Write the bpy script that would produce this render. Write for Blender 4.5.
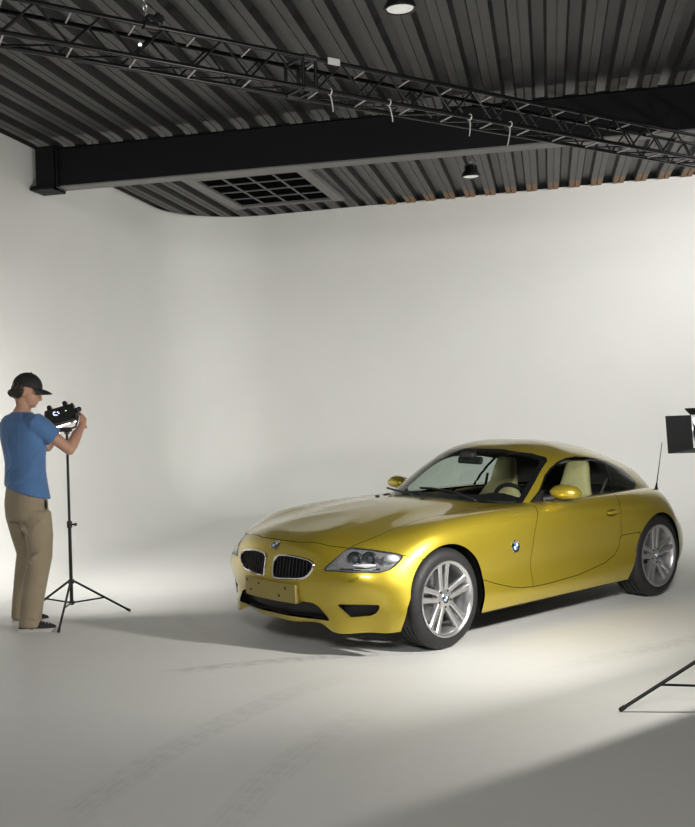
import bpy, math, random
import numpy as np
from mathutils import Vector, Matrix, Quaternion

random.seed(7)
for o in list(bpy.data.objects): bpy.data.objects.remove(o, do_unlink=True)
scene = bpy.context.scene
COL = scene.collection
R = math.radians

# ------------------------------------------------------------------ camera
FPX, PX0, PY0 = 1011.4, 272.0, 418.2          # focal length and principal point in pixels of the 695 x 827 frame
YAW, PITCH, ROLL, CAMH = R(15.331), -0.013, R(-1.480), 1.607
cd = bpy.data.cameras.new('camera'); cam = bpy.data.objects.new('camera', cd); COL.objects.link(cam)
cd.sensor_fit = 'HORIZONTAL'; cd.sensor_width = 36.0; cd.lens = FPX / 695 * 36.0
cd.shift_x = (347.5 - PX0) / 695; cd.shift_y = (PY0 - 413.5) / 695
cam.matrix_world = Matrix.Translation((0, 0, CAMH)) @ Matrix.Rotation(YAW, 4, 'Z') @ Matrix.Rotation(math.pi/2 + PITCH, 4, 'X') @ Matrix.Rotation(ROLL, 4, 'Z')
cd.clip_start = .05; cd.clip_end = 100
scene.camera = cam

# ------------------------------------------------------------------ world, exposure, lights
w = bpy.data.worlds.new('world'); scene.world = w; w.use_nodes = True
w.node_tree.nodes['Background'].inputs[0].default_value = (.9, .95, 1, 1)
w.node_tree.nodes['Background'].inputs[1].default_value = .05
scene.view_settings.view_transform = 'Standard'; scene.view_settings.look = 'None'
scene.view_settings.exposure = 0.10; scene.view_settings.gamma = 1.0
scene.view_settings.use_curve_mapping = False

LAMP_R = Vector((.77, 5.50, 1.42))             # barn-door lamp on the stand beside the car
LAMP_L = Vector((-3.62, 7.06, 1.565))          # lamp the man is adjusting
def point_light(name, loc, power, radius, color=(1, 1, 1)):
    l = bpy.data.lights.new(name, 'POINT'); l.energy = power; l.shadow_soft_size = radius; l.color = color
    o = bpy.data.objects.new(name, l); COL.objects.link(o); o.location = loc; return o
def area_light(name, loc, target, power, sx, sy, color=(1, 1, 1), spread=180):
    l = bpy.data.lights.new(name, 'AREA'); l.energy = power; l.shape = 'RECTANGLE'; l.size = sx; l.size_y = sy; l.color = color
    l.spread = R(spread)
    o = bpy.data.objects.new(name, l); COL.objects.link(o); o.location = loc
    o.rotation_euler = (Vector(target) - Vector(loc)).to_track_quat('-Z', 'Y').to_euler(); return o
AX_R = Vector((-.78, .62, -.06)).normalized()
AX_L = Vector((-.264, .964, -.36)).normalized()
point_light('lamp_bulb', LAMP_R + AX_R*.13 + Vector((0, 0, .06)), 56, .008, (1, .97, .91))
area_light('lamp_beam', LAMP_R + AX_R*.050, LAMP_R + AX_R*3, 66, .13, .13, (1, .97, .91))
area_light('panel_light', LAMP_L + AX_L*.075, LAMP_L + AX_L*2, 74, .20, .11, (1, .98, .94), 150)
area_light('added_wall_wash', (4.2, 10.7, 4.2), (-1.6, 14.6, 1.9), 118, 1.8, .4, (1, .985, .95), 110)  # added unseen area light, brightens the walls from off to the right
area_light('added_fill', (.2, -1.2, 4.2), (-1.8, 9.5, 1.2), 74, 2.4, .9, (1, .985, .96), 100)  # added unseen fill behind the camera, lifts the man and walls

# ------------------------------------------------------------------ materials
MATS = {}
def mat(name, color, rough=.5, metallic=0., coat=0., spec=.5, noise=0., nscale=8., bump=0., bscale=60., emit=None, estr=0., sheen=0.):
    if name in MATS: return MATS[name]
    m = bpy.data.materials.new(name); m.use_nodes = True; nt = m.node_tree; b = nt.nodes['Principled BSDF']
    b.inputs['Base Color'].default_value = (*color, 1); b.inputs['Roughness'].default_value = rough
    b.inputs['Metallic'].default_value = metallic; b.inputs['Coat Weight'].default_value = coat
    b.inputs['Coat Roughness'].default_value = .04; b.inputs['Specular IOR Level'].default_value = spec
    b.inputs['Sheen Weight'].default_value = sheen
    if emit: b.inputs['Emission Color'].default_value = (*emit, 1); b.inputs['Emission Strength'].default_value = estr
    if noise or bump: tc = nt.nodes.new('ShaderNodeTexCoord')
    if noise:
        n = nt.nodes.new('ShaderNodeTexNoise'); n.inputs['Scale'].default_value = nscale; n.inputs['Detail'].default_value = 5
        nt.links.new(tc.outputs['Object'], n.inputs['Vector'])
        r = nt.nodes.new('ShaderNodeMapRange'); r.inputs['From Min'].default_value = .3; r.inputs['From Max'].default_value = .7
        r.inputs['To Min'].default_value = 1 - noise; r.inputs['To Max'].default_value = 1 + noise
        nt.links.new(n.outputs['Fac'], r.inputs['Value'])
        x = nt.nodes.new('ShaderNodeMix'); x.data_type = 'RGBA'; x.blend_type = 'MULTIPLY'; x.inputs['Factor'].default_value = 1
        x.inputs[6].default_value = (*color, 1); nt.links.new(r.outputs['Result'], x.inputs[7]); nt.links.new(x.outputs[2], b.inputs['Base Color'])
    if bump:
        n2 = nt.nodes.new('ShaderNodeTexNoise'); n2.inputs['Scale'].default_value = bscale; n2.inputs['Detail'].default_value = 4
        nt.links.new(tc.outputs['Object'], n2.inputs['Vector'])
        bp = nt.nodes.new('ShaderNodeBump'); bp.inputs['Strength'].default_value = bump; bp.inputs['Distance'].default_value = .01
        nt.links.new(n2.outputs['Fac'], bp.inputs['Height']); nt.links.new(bp.outputs['Normal'], b.inputs['Normal'])
    MATS[name] = m; return m
def glass(name, tint, ior=1.45):
    m = bpy.data.materials.new(name); m.use_nodes = True; nt = m.node_tree; nt.nodes.clear()
    out = nt.nodes.new('ShaderNodeOutputMaterial'); mix = nt.nodes.new('ShaderNodeMixShader')
    tr = nt.nodes.new('ShaderNodeBsdfTransparent'); tr.inputs[0].default_value = (*tint, 1)
    gl = nt.nodes.new('ShaderNodeBsdfGlossy'); gl.inputs['Roughness'].default_value = .01; gl.inputs[0].default_value = (1, 1, 1, 1)
    lw = nt.nodes.new('ShaderNodeLayerWeight'); lw.inputs['Blend'].default_value = .5
    pw = nt.nodes.new('ShaderNodeMath'); pw.operation = 'POWER'; nt.links.new(lw.outputs['Facing'], pw.inputs[0]); pw.inputs[1].default_value = 5
    fr = nt.nodes.new('ShaderNodeMath'); fr.operation = 'MULTIPLY_ADD'; nt.links.new(pw.outputs[0], fr.inputs[0]); fr.inputs[1].default_value = .94; fr.inputs[2].default_value = .06
    nt.links.new(fr.outputs[0], mix.inputs[0]); nt.links.new(tr.outputs[0], mix.inputs[1]); nt.links.new(gl.outputs[0], mix.inputs[2])
    nt.links.new(mix.outputs[0], out.inputs[0]); MATS[name] = m; return m

M_PAINT = mat('gold_paint', (.52, .40, .036), .36, .65, coat=1.0, spec=.5)
# fine metallic flake in the paint
nt = M_PAINT.node_tree; b = nt.nodes['Principled BSDF']
tc = nt.nodes.new('ShaderNodeTexCoord'); vo = nt.nodes.new('ShaderNodeTexVoronoi'); vo.inputs['Scale'].default_value = 900
nt.links.new(tc.outputs['Object'], vo.inputs['Vector'])
rp = nt.nodes.new('ShaderNodeMapRange'); rp.inputs['To Min'].default_value = .9; rp.inputs['To Max'].default_value = 1.12
nt.links.new(vo.outputs['Distance'], rp.inputs['Value'])
mx = nt.nodes.new('ShaderNodeMix'); mx.data_type = 'RGBA'; mx.blend_type = 'MULTIPLY'; mx.inputs['Factor'].default_value = 1
mx.inputs[6].default_value = (.52, .40, .036, 1); nt.links.new(rp.outputs['Result'], mx.inputs[7]); nt.links.new(mx.outputs[2], b.inputs['Base Color'])

M_BLACK = mat('black_plastic', (.012, .012, .013), .45)
M_GLOSSBLACK = mat('gloss_black', (.008, .008, .009), .12, coat=.5)
M_RUBBER = mat('tyre_rubber', (.016, .016, .017), .62, noise=.15, nscale=30)
M_RIM = mat('silver_alloy', (.62, .62, .63), .28, .85, noise=.03)
M_CHROME = mat('chrome', (.85, .85, .86), .08, 1.0)
M_DISC = mat('brake_steel', (.35, .35, .36), .35, .9, noise=.1, nscale=40)
M_DARKMETAL = mat('dark_metal', (.03, .03, .032), .5, .3)
M_SEAT = mat('cream_leather', (.80, .68, .36), .5, noise=.05, bump=.15, bscale=200)
M_INTERIOR = mat('charcoal_interior', (.02, .02, .021), .6, bump=.1, bscale=150)
M_HEADLINER = mat('grey_headliner', (.05, .05, .05), .8, bump=.1, bscale=200)
M_GLASS = glass('green_tinted_glass', (.74, .81, .77))
M_LENS = glass('clear_lens', (.93, .95, .96))
M_DARKGLASS = glass('dark_glass', (.18, .2, .2))
M_MIRROR = mat('mirror_glass', (.8, .82, .83), .02, 1.0)
M_BLUE = mat('badge_blue', (.01, .13, .42), .2, coat=.6)
M_WHITE = mat('badge_white', (.8, .8, .8), .25, coat=.5)
M_RED = mat('tail_red', (.35, .008, .008), .15, coat=1.0)

# ------------------------------------------------------------------ helpers
def tag(o, label=None, cat=None, group=None, kind=None):
    if label: o['label'] = label
    if cat: o['category'] = cat
    if group: o['group'] = group
    if kind: o['kind'] = kind
    return o
def empty(name, loc, rz=0, label=None, cat=None, group=None):
    o = bpy.data.objects.new(name, None); COL.objects.link(o); o.location = loc; o.rotation_euler = (0, 0, rz)
    o.empty_display_size = .1
    return tag(o, label, cat, group)
class MB:
    """collects shapes; build() links them as one mesh object"""
    def __init__(s): s.v = []; s.f = []; s.m = []; s.T = Matrix.Identity(4); s.mi = 0
    def add(s, vs, fs):
        n = len(s.v); s.v += [tuple(s.T @ Vector(p)) for p in vs]; s.f += [tuple(i+n for i in f) for f in fs]; s.m += [s.mi]*len(fs); return s
    def box(s, c, d, rot=None, bev=0.):
        x, y, z = d[0]/2, d[1]/2, d[2]/2
        q = rot or Matrix.Identity(3)
        if bev:
            e = min(bev, x*.9, y*.9, z*.9); P = []; idx = {}
            for a in (-1, 1):
                for b_ in (-1, 1):
                    for c_ in (-1, 1):
                        for k in range(3):
                            p = [a*x, b_*y, c_*z]
                            for j in range(3):
                                if j != k: p[j] -= (a, b_, c_)[j]*e
                            idx[(a, b_, c_, k)] = len(P); P.append(p)
            F = []
            for k in range(3):
                i, j = [t for t in range(3) if t != k]
                for sg in (-1, 1):
                    def key(u, v_, kk=k):
                        t = [0, 0, 0]; t[k] = sg; t[i] = u; t[j] = v_; return idx[(t[0], t[1], t[2], kk)]
                    F.append([key(-1, -1), key(1, -1), key(1, 1), key(-1, 1)])
            for k in range(3):
                i, j = [t for t in range(3) if t != k]
                for u in (-1, 1):
                    for v_ in (-1, 1):
                        def key(sg, kk):
                            t = [0, 0, 0]; t[k] = sg; t[i] = u; t[j] = v_; return idx[(t[0], t[1], t[2], kk)]
                        F.append([key(-1, i), key(1, i), key(1, j), key(-1, j)])
            for a in (-1, 1):
                for b_ in (-1, 1):
                    for c_ in (-1, 1): F.append([idx[(a, b_, c_, k)] for k in range(3)])
        else:
            P = [(a*x, b_*y, c_*z) for a in (-1, 1) for b_ in (-1, 1) for c_ in (-1, 1)]
            F = [(0, 1, 3, 2), (4, 6, 7, 5), (0, 4, 5, 1), (2, 3, 7, 6), (0, 2, 6, 4), (1, 5, 7, 3)]
        return s.add([Vector(c) + q @ Vector(p) for p in P], F)
    def cyl(s, p0, p1, r0, r1=None, n=12, caps=True):
        r1 = r0 if r1 is None else r1
        p0, p1 = Vector(p0), Vector(p1); q = (p1-p0).to_track_quat('Z', 'Y')
        P = []
        for p, r in ((p0, r0), (p1, r1)):
            P += [p + q @ Vector((r*math.cos(2*math.pi*i/n), r*math.sin(2*math.pi*i/n), 0)) for i in range(n)]
        F = [(i, (i+1) % n, n+(i+1) % n, n+i) for i in range(n)]
        if caps: F += [tuple(range(n-1, -1, -1)), tuple(range(n, 2*n))]
        return s.add(P, F)
    def rings(s, rings, caps=True, closed=False):
        n = len(rings[0]); P = [p for r in rings for p in r]; F = []; k = len(rings)
        for a in range(k if closed else k-1):
            b_ = (a+1) % k
            for i in range(n): F.append((a*n+i, a*n+(i+1) % n, b_*n+(i+1) % n, b_*n+i))
        if caps and not closed: F += [tuple(range(n-1, -1, -1)), tuple(range((k-1)*n, k*n))]
        return s.add(P, F)
    def tube(s, pts, rad, n=10, closed=False, caps=True):
        pts = [Vector(p) for p in pts]; k = len(pts); rr = rad if hasattr(rad, '__len__') else [rad]*k
        rings = []; up = Vector((0, 0, 1)); prev = None
        for i, p in enumerate(pts):
            a = pts[(i-1) % k] if (closed or i > 0) else p; c = pts[(i+1) % k] if (closed or i < k-1) else p
            t = (c-a).normalized()
            if prev is None:
                prev = t.cross(up if abs(t.z) < .9 else Vector((1, 0, 0))).normalized()
            x = (prev - t*prev.dot(t)).normalized(); prev = x; y = t.cross(x)
            rings.append([p + x*(rr[i]*math.cos(2*math.pi*j/n)) + y*(rr[i]*math.sin(2*math.pi*j/n)) for j in range(n)])
        return s.rings(rings, caps, closed)
    def lathe(s, prof, n=32, axis='Z', caps=True):
        """prof: (radius, height) pairs"""
        rings = []
        for r, h in prof:
            ring = []
            for j in range(n):
                c, d = r*math.cos(2*math.pi*j/n), r*math.sin(2*math.pi*j/n)
                ring.append((c, d, h) if axis == 'Z' else ((c, h, -d) if axis == 'Y' else (h, c, d)))
            rings.append(ring)
        return s.rings(rings, caps)
    def ball(s, c, r, nu=16, nv=10, rot=None):
        c = Vector(c); r = Vector(r) if hasattr(r, '__len__') else Vector((r, r, r)); q = rot or Matrix.Identity(3)
        rings = []
        for i in range(nv+1):
            t = math.pi*(i if 0 < i < nv else (i+.02 if i == 0 else i-.02))/nv
            rings.append([c + q @ Vector((r.x*math.sin(t)*math.cos(2*math.pi*j/nu), r.y*math.sin(t)*math.sin(2*math.pi*j/nu), -r.z*math.cos(t))) for j in range(nu)])
        return s.rings(rings)
    def prism(s, poly, thick, M):
        """2D polygon in the local XY plane of M, extruded from 0 to thick along local Z"""
        n = len(poly); P = [M @ Vector((x, y, 0)) for x, y in poly] + [M @ Vector((x, y, thick)) for x, y in poly]
        F = [tuple(range(n-1, -1, -1)), tuple(range(n, 2*n))] + [(i, (i+1) % n, n+(i+1) % n, n+i) for i in range(n)]
        return s.add(P, F)
    def build(s, name, m, parent=None, smooth=40., remesh=0., smoothit=0):
        me = bpy.data.meshes.new(name); me.from_pydata(s.v, [], s.f)
        for x in (m if isinstance(m, (list, tuple)) else [m]): me.materials.append(x)
        me.polygons.foreach_set('material_index', s.m); me.validate(); me.update()
        fix_normals(me)
        if smooth:
            me.shade_smooth(); me.set_sharp_from_angle(angle=R(smooth))
        o = bpy.data.objects.new(name, me); COL.objects.link(o)
        if parent: o.parent = parent
        if remesh:
            md = o.modifiers.new('remesh', 'REMESH'); md.mode = 'VOXEL'; md.voxel_size = remesh; md.use_smooth_shade = True
            if smoothit:
                sm = o.modifiers.new('smooth', 'SMOOTH'); sm.iterations = smoothit; sm.factor = .5
        return o
import bmesh
def fix_normals(me):
    bm = bmesh.new(); bm.from_mesh(me); bmesh.ops.recalc_face_normals(bm, faces=bm.faces); bm.to_mesh(me); bm.free()
def csmooth(poly, n=6, closed=True):
    """Catmull-Rom resample of a polyline (any dimension)"""
    P = np.array(poly, float); k = len(P); out = []
    for i in range(k if closed else k-1):
        p0, p1, p2, p3 = (P[(i-1) % k], P[i], P[(i+1) % k], P[(i+2) % k]) if closed else (P[max(i-1, 0)], P[i], P[i+1], P[min(i+2, k-1)])
        for t in np.linspace(0, 1, n, endpoint=False):
            out.append(.5*((2*p1) + (-p0+p2)*t + (2*p0-5*p1+4*p2-p3)*t*t + (-p0+3*p1-3*p2+p3)*t**3))
    if not closed: out.append(P[-1])
    return np.array(out)
def inst(o, parent=None, name=None):
    c = o.copy(); COL.objects.link(c)
    if name: c.name = name
    if parent is not None: c.parent = parent
    return c
def copy_tree(o, parent=None):
    c = inst(o, parent)
    for ch in list(o.children): copy_tree(ch, c)
    return c

# ================================================================== the studio
M_CYC = mat('white_cyclorama', (.76, .76, .735), .6, noise=.015, nscale=1.3)
M_DECK = mat('grey_steel_deck', (.048, .048, .047), .45, .3, noise=.08, nscale=3)
M_BEAM = mat('black_beam', (.005, .0055, .007), .6, spec=.2)
M_FLANGE = mat('grey_frame_and_lit_flange', (.17, .17, .165), .5, .2, noise=.1, nscale=4)
M_RIBLIGHT = mat('painted_rib_light', (.16, .16, .155), .55)
M_BROWN = mat('brown_tone', (.24, .13, .065), .6, noise=.25, nscale=9)
M_WALLDARK = mat('dark_wall', (.38, .38, .37), .8, noise=.05)
M_TRUSS = mat('black_truss', (.022, .022, .023), .35, .6)
M_STEEL = mat('bare_steel', (.5, .5, .5), .35, .9)

# floor: painted white, grey wear and rubber tracks left by earlier cars
M_FLOOR = bpy.data.materials.new('studio_floor'); M_FLOOR.use_nodes = True
nt = M_FLOOR.node_tree; N = nt.nodes; L = nt.links; bs = N['Principled BSDF']
def nd(t, **k):
    n = N.new('ShaderNode'+t)
    for a, v in k.items(): setattr(n, a, v)
    return n
def mth(op, a, b_=None, c=None):
    n = nd('Math', operation=op)
    for i, x in enumerate((a, b_, c)):
        if x is None: continue
        if isinstance(x, (int, float)): n.inputs[i].default_value = x
        else: L.new(x, n.inputs[i])
    return n.outputs[0]
def ramp(x, a, b_, lo=0., hi=1.):
    n = nd('MapRange', interpolation_type='SMOOTHSTEP')
    L.new(x, n.inputs[0]); n.inputs[1].default_value = a; n.inputs[2].default_value = b_; n.inputs[3].default_value = lo; n.inputs[4].default_value = hi
    return n.outputs[0]
geo = nd('NewGeometry'); sep = nd('SeparateXYZ'); L.new(geo.outputs['Position'], sep.inputs[0]); X, Y = sep.outputs[0], sep.outputs[1]
nz = nd('TexNoise'); nz.inputs['Scale'].default_value = 14; nz.inputs['Detail'].default_value = 6; L.new(geo.outputs['Position'], nz.inputs['Vector'])
nb = nd('TexNoise'); nb.inputs['Scale'].default_value = .8; nb.inputs['Detail'].default_value = 4; L.new(geo.outputs['Position'], nb.inputs['Vector'])
def circ(a, b_, c):
    (x1, y1), (x2, y2), (x3, y3) = a, b_, c
    d = 2*(x1*(y2-y3)+x2*(y3-y1)+x3*(y1-y2))
    ux = ((x1*x1+y1*y1)*(y2-y3)+(x2*x2+y2*y2)*(y3-y1)+(x3*x3+y3*y3)*(y1-y2))/d
    uy = ((x1*x1+y1*y1)*(x3-x2)+(x2*x2+y2*y2)*(x1-x3)+(x3*x3+y3*y3)*(x2-x1))/d
    return ux, uy, math.hypot(x1-ux, y1-uy)
total = None
for a, b_, c, width, y0, y1, y2, y3, stren in (
        ((-1.84, 3.75), (-1.69, 4.66), (-1.36, 5.55), .17, 3.2, 3.9, 5.2, 6.1, .17),
        ((-1.23, 3.72), (-1.14, 4.48), (-.86, 5.40), .17, 3.2, 3.9, 4.7, 5.6, .14),
        ((-2.16, 5.80), (-1.66, 6.12), (-1.15, 6.36), .12, 5.7, 5.83, 6.3, 6.6, .34),
        ((.15, 6.35), (.75, 6.95), (1.6, 7.55), .16, 6.0, 6.5, 7.6, 8.4, .13),
        ((.55, 6.75), (.95, 7.30), (1.15, 7.95), .10, 6.5, 6.9, 7.6, 8.1, .11)):
    ux, uy, rr = circ(a, b_, c)
    dx = mth('SUBTRACT', X, ux); dy = mth('SUBTRACT', Y, uy)
    d = mth('ABSOLUTE', mth('SUBTRACT', mth('SQRT', mth('ADD', mth('MULTIPLY', dx, dx), mth('MULTIPLY', dy, dy))), rr))
    band = ramp(d, width*.35, width*.62, 1, 0)
    lines = mth('ADD', mth('MULTIPLY', mth('SINE', mth('MULTIPLY', d, 190)), .3), .7)
    along = mth('MULTIPLY', ramp(Y, y0, y1), ramp(Y, y2, y3, 1, 0))
    s_ = mth('MULTIPLY', mth('MULTIPLY', band, lines), mth('MULTIPLY', along, mth('MULTIPLY', ramp(nz.outputs['Fac'], .25, .75), stren)))
    total = s_ if total is None else mth('ADD', total, s_)
smudge = mth('MULTIPLY', mth('MULTIPLY', ramp(Y, 10.5, 13, 1, 0), ramp(X, -4.4, -3.4)), mth('ADD', mth('MULTIPLY', mth('SUBTRACT', nb.outputs['Fac'], .5), .16), mth('MULTIPLY', mth('SUBTRACT', nz.outputs['Fac'], .5), .05)))
val = mth('SUBTRACT', mth('ADD', 1.0, smudge), total)
mixc = nd('Mix', data_type='RGBA', blend_type='MULTIPLY'); mixc.inputs['Factor'].default_value = 1
mixc.inputs[6].default_value = (.76, .76, .735, 1); L.new(val, mixc.inputs[7]); L.new(mixc.outputs[2], bs.inputs['Base Color'])
rg = mth('ADD', .42, mth('MULTIPLY', nb.outputs['Fac'], .2)); L.new(rg, bs.inputs['Roughness']); bs.inputs['Specular IOR Level'].default_value = .3

HC = 4.5                                        # underside of the roof deck
def struct(mb, name, m, parent=None, smooth=40):
    o = mb.build(name, m, parent, smooth)
    if parent is None: o['kind'] = 'structure'
    return o
XR, YF = 7.2, -4.2
mb = MB(); mb.add([(-6.2, YF-.3, 0), (XR+.3, YF-.3, 0), (XR+.3, 15.6, 0), (-6.2, 15.6, 0), (-6.2, YF-.3, -.15), (XR+.3, YF-.3, -.15), (XR+.3, 15.6, -.15), (-6.2, 15.6, -.15)],
                  [(0, 1, 2, 3), (7, 6, 5, 4), (0, 4, 5, 1), (1, 5, 6, 2), (2, 6, 7, 3), (3, 7, 4, 0)])
struct(mb, 'floor', M_FLOOR, smooth=0)

# cyclorama: straight left wall, rounded corner, back wall 4.8 degrees off square, rounded foot
ba = math.atan2(-.52, 6.2); bd = Vector((math.cos(ba), math.sin(ba)))
RC = 1.25
p_line = Vector((-4.25, 14.91))
# arc tangent to x=-5.42 and to the back line
nrm = Vector((bd.y, -bd.x))                    # towards the room
cx = -5.42 + RC
tt = (cx - p_line.x - nrm.x*RC)/bd.x; cy = p_line.y + bd.y*tt + nrm.y*RC
path = [((-5.42, YF + (cy-YF)*i/40), (1, 0)) for i in range(40)]
a0, a1 = math.pi, math.atan2(-nrm.y, -nrm.x)
arc = []
for i in range(25):
    a = a0 + (a1-a0)*i/24
    arc.append(((cx + RC*math.cos(a), cy + RC*math.sin(a)), (-math.cos(a), -math.sin(a))))
end = Vector((cx, cy)) - nrm*RC
back = []
for i in range(1, 41):
    q = end + bd*((XR - end.x)/bd.x*i/40); back.append(((q.x, q.y), (nrm.x, nrm.y)))
RK = .95
def cyc_ring(p, n):
    r = []
    for i in range(17):
        t = math.pi/2*i/16
        d = RK*(1-math.sin(t)); r.append((p[0]+n[0]*d, p[1]+n[1]*d, .0008 + RK*(1-math.cos(t))))
    for i in range(1, 13): r.append((p[0], p[1], RK + (HC-RK)*i/12))
    return r
def cyc(name, pts):
    rr_ = [cyc_ring(p, n) for p, n in pts]; k = len(rr_[0]); m_ = MB()
    m_.add([v for r in rr_ for v in r], [(a*k+i, (a+1)*k+i, (a+1)*k+i+1, a*k+i+1) for a in range(len(rr_)-1) for i in range(k-1)])
    o = m_.build(name, M_CYC, None, 0)
    o.data.shade_smooth(); o['kind'] = 'structure'; return o
cyc('wall_left', path + arc[:13])
cyc('wall_back', arc[12:] + back)
mb = MB(); mb.box((XR+.06, (YF+14.5)/2, HC/2), (.12, 14.5-YF, HC)); struct(mb, 'wall_right', M_WALLDARK, smooth=0)
mb = MB(); mb.box(((XR-5.6)/2, YF-.06, HC/2), (XR+5.9, .12, HC)); struct(mb, 'wall_front', M_WALLDARK, smooth=0)

# ribbed steel deck, ribs running away from the camera
PER, X0 = .2825, .12
prof = []
k0, k1 = math.floor((-5.7-X0)/PER), math.ceil((XR+.2-X0)/PER)
for k in range(k0, k1+1):
    c = X0 + k*PER
    prof += [(c-.098, .075), (c-.074, .0), (c-.006, .0), (c-.003, .008), (c+.003, .008), (c+.006, .0), (c+.074, .0), (c+.098, .075)]
ys = [YF-.2, 2, 6, 9.9, 10.3, 15.4]
mb = MB(); n = len(prof)
mb.add([(x, y, HC+z) for y in ys for x, z in prof], [(a*n+i, a*n+i+1, (a+1)*n+i+1, (a+1)*n+i) for a in range(len(ys)-1) for i in range(n-1)])
mb.add([(x, y, HC+.17) for y in (YF-.2, 15.4) for x in (-5.9, XR+.4)], [(0, 1, 3, 2)])
ceiling = struct(mb, 'ceiling', M_DECK, smooth=25)
def rib_slip(width, length, drop):
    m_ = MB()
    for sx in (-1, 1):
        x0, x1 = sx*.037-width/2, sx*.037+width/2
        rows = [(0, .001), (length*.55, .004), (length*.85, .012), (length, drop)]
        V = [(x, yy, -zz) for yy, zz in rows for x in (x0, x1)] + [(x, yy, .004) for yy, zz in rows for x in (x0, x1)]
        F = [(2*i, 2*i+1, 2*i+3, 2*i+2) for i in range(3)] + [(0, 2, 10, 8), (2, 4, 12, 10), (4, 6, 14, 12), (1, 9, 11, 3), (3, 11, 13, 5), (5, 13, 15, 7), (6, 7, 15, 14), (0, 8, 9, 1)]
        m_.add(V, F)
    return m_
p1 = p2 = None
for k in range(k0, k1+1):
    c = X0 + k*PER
    if -5.3 < c < 1.9:  # pale slips paint the light caught on rib ends by the beam
        if p1 is None: p1 = rib_slip(.062, .30, .028).build('lit_rib_end', M_RIBLIGHT, ceiling, 25); o = p1
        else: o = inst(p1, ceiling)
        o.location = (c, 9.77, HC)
    if -2.2 < c < 2.6:  # brown slips under the ribs along the back wall
        if p2 is None: p2 = rib_slip(.060, .38, .020).build('rib_block', M_BROWN, ceiling, 25); o = p2
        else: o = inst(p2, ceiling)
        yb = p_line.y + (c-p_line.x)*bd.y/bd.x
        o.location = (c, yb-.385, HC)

# steel roof beam with its wall bearing
beam = empty('roof_beam', (-5.3, 10.17, 4.04), 0, 'black steel I-beam spanning the studio under the ribbed roof deck', 'beam')
bx = lambda x: x+5.3
mb = MB(); mb.box(((1.0+6.1)/2, 0, .215), (12.4, .016, .41)); mb.build('web', M_BEAM, beam, 0)
mb = MB(); mb.box((3.55+2.65, 0, .009), (12.4, .20, .018)); mb.build('bottom_flange', M_FLANGE, beam, 0)  # lighter grey paints in the light reaching this flange from below
mb = MB(); mb.box((3.55+2.65, 0, .436), (12.4, .20, .018)); mb.build('top_flange', M_BEAM, beam, 0)
mb = MB(); mb.box((6.2, -.095, .215), (12.4, .012, .40)); mb.build('web_cover', M_BEAM, beam, 0)
mb = MB(); mb.box((.06, -.01, .225), (.22, .27, .45)); mb.box((.2, -.05, .225), (.02, .20, .45)); mb.build('bearing_stub', M_BEAM, beam, 0)
mb = MB(); mb.box((.03, -.03, -.012), (.27, .32, .028)); mb.box((-.06, -.10, -.002), (.09, .12, .05)); mb.box((.12, -.10, -.002), (.09, .12, .05)); mb.build('bearing_plate', M_BEAM, beam, 0)

# roof window behind the beam: four rows of four dark panes
win = empty('window_1', (-3.55, 13.0, HC), R(-2)); win['kind'] = 'structure'
mb = MB()
WX, WY = .66, .90
for x in (-WX-.075, WX+.075): mb.box((x, 0, -.025), (.15, 2*WY+.30, .05))
for y in (-WY-.05, WY+.05): mb.box((0, y, -.025), (2*WX, .10, .05))
mb.build('window_frame', M_FLANGE, win, 0)
M_PANE = mat('dark_pane', (.004, .004, .0045), .7, spec=.0)
M_BAR = mat('pane_bar', (.13, .13, .127), .5)
pn = None
for i in range(4):
    for j in range(4):
        if pn is None: mb = MB(); mb.box((0, 0, 0), (2*WX/4-.02, 2*WY/4-.025, .012)); pn = o = mb.build('window_pane', M_PANE, win, 0)
        else: o = inst(pn, win)
        o.location = (-WX+WX/4+i*WX/2, -WY+WY/4+j*WY/2, -.014)
for i in range(1, 4):
    mb = MB(); mb.box((-WX+i*WX/2, 0, -.02), (.022, 2*WY, .03)); mb.build('glazing_bar', M_BAR, win, 0)
    mb = MB(); mb.box((0, -WY+i*WY/2, -.018), (2*WX, .028, .03)); mb.build('glazing_bar', M_BAR, win, 0)

# ------------------------------------------------------------------ lighting truss
A = Vector((-2.872, 5.018, 3.70)); B = Vector((1.295, 9.684, 3.70)); D = (B-A).normalized(); NF = Vector((-D.y, D.x, 0))*.205; UP = Vector((0, 0, .20))
S0, S1 = -1.0, (B-A).length + 1.05
truss = empty('lighting_truss', A + D*2.9 + NF*.5, math.atan2(D.y, D.x), 'long black box truss with zigzag bracing hung below the roof deck', 'truss')
# local frame: x along the truss, y to the far face, z up
def tl(s_, far, up): return Vector((s_-2.9, (-.1025 if not far else .1025), .20*up))
def rod(name, p, q, r, parent, m, cache={}):
    """unit cylinder mesh shared between the rods of one radius"""
    key = (r, m.name)
    if key not in cache:
        mb_ = MB(); mb_.cyl((0, 0, 0), (0, 0, 1), r, n=10); o_ = mb_.build(name, m, parent); cache[key] = o_
    else: o_ = inst(cache[key], parent, name)
    p, q = Vector(p), Vector(q); o_.rotation_mode = 'QUATERNION'
    o_.location = p; o_.rotation_quaternion = (q-p).to_track_quat('Z', 'Y'); o_.scale = (1, 1, (q-p).length); return o_
for far in (0, 1):
    for up in (0, 1): rod('chord', tl(S0, far, up), tl(S1, far, up), .0155, truss, M_TRUSS)
BAY = .405; JOINT = 2.085
s_ = JOINT
bays = []
k = 0
x = JOINT + .06
while x + BAY < S1: bays.append(x); x += BAY
x = JOINT - .06
while x - BAY > S0: bays.append(x-BAY); x -= BAY
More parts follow.
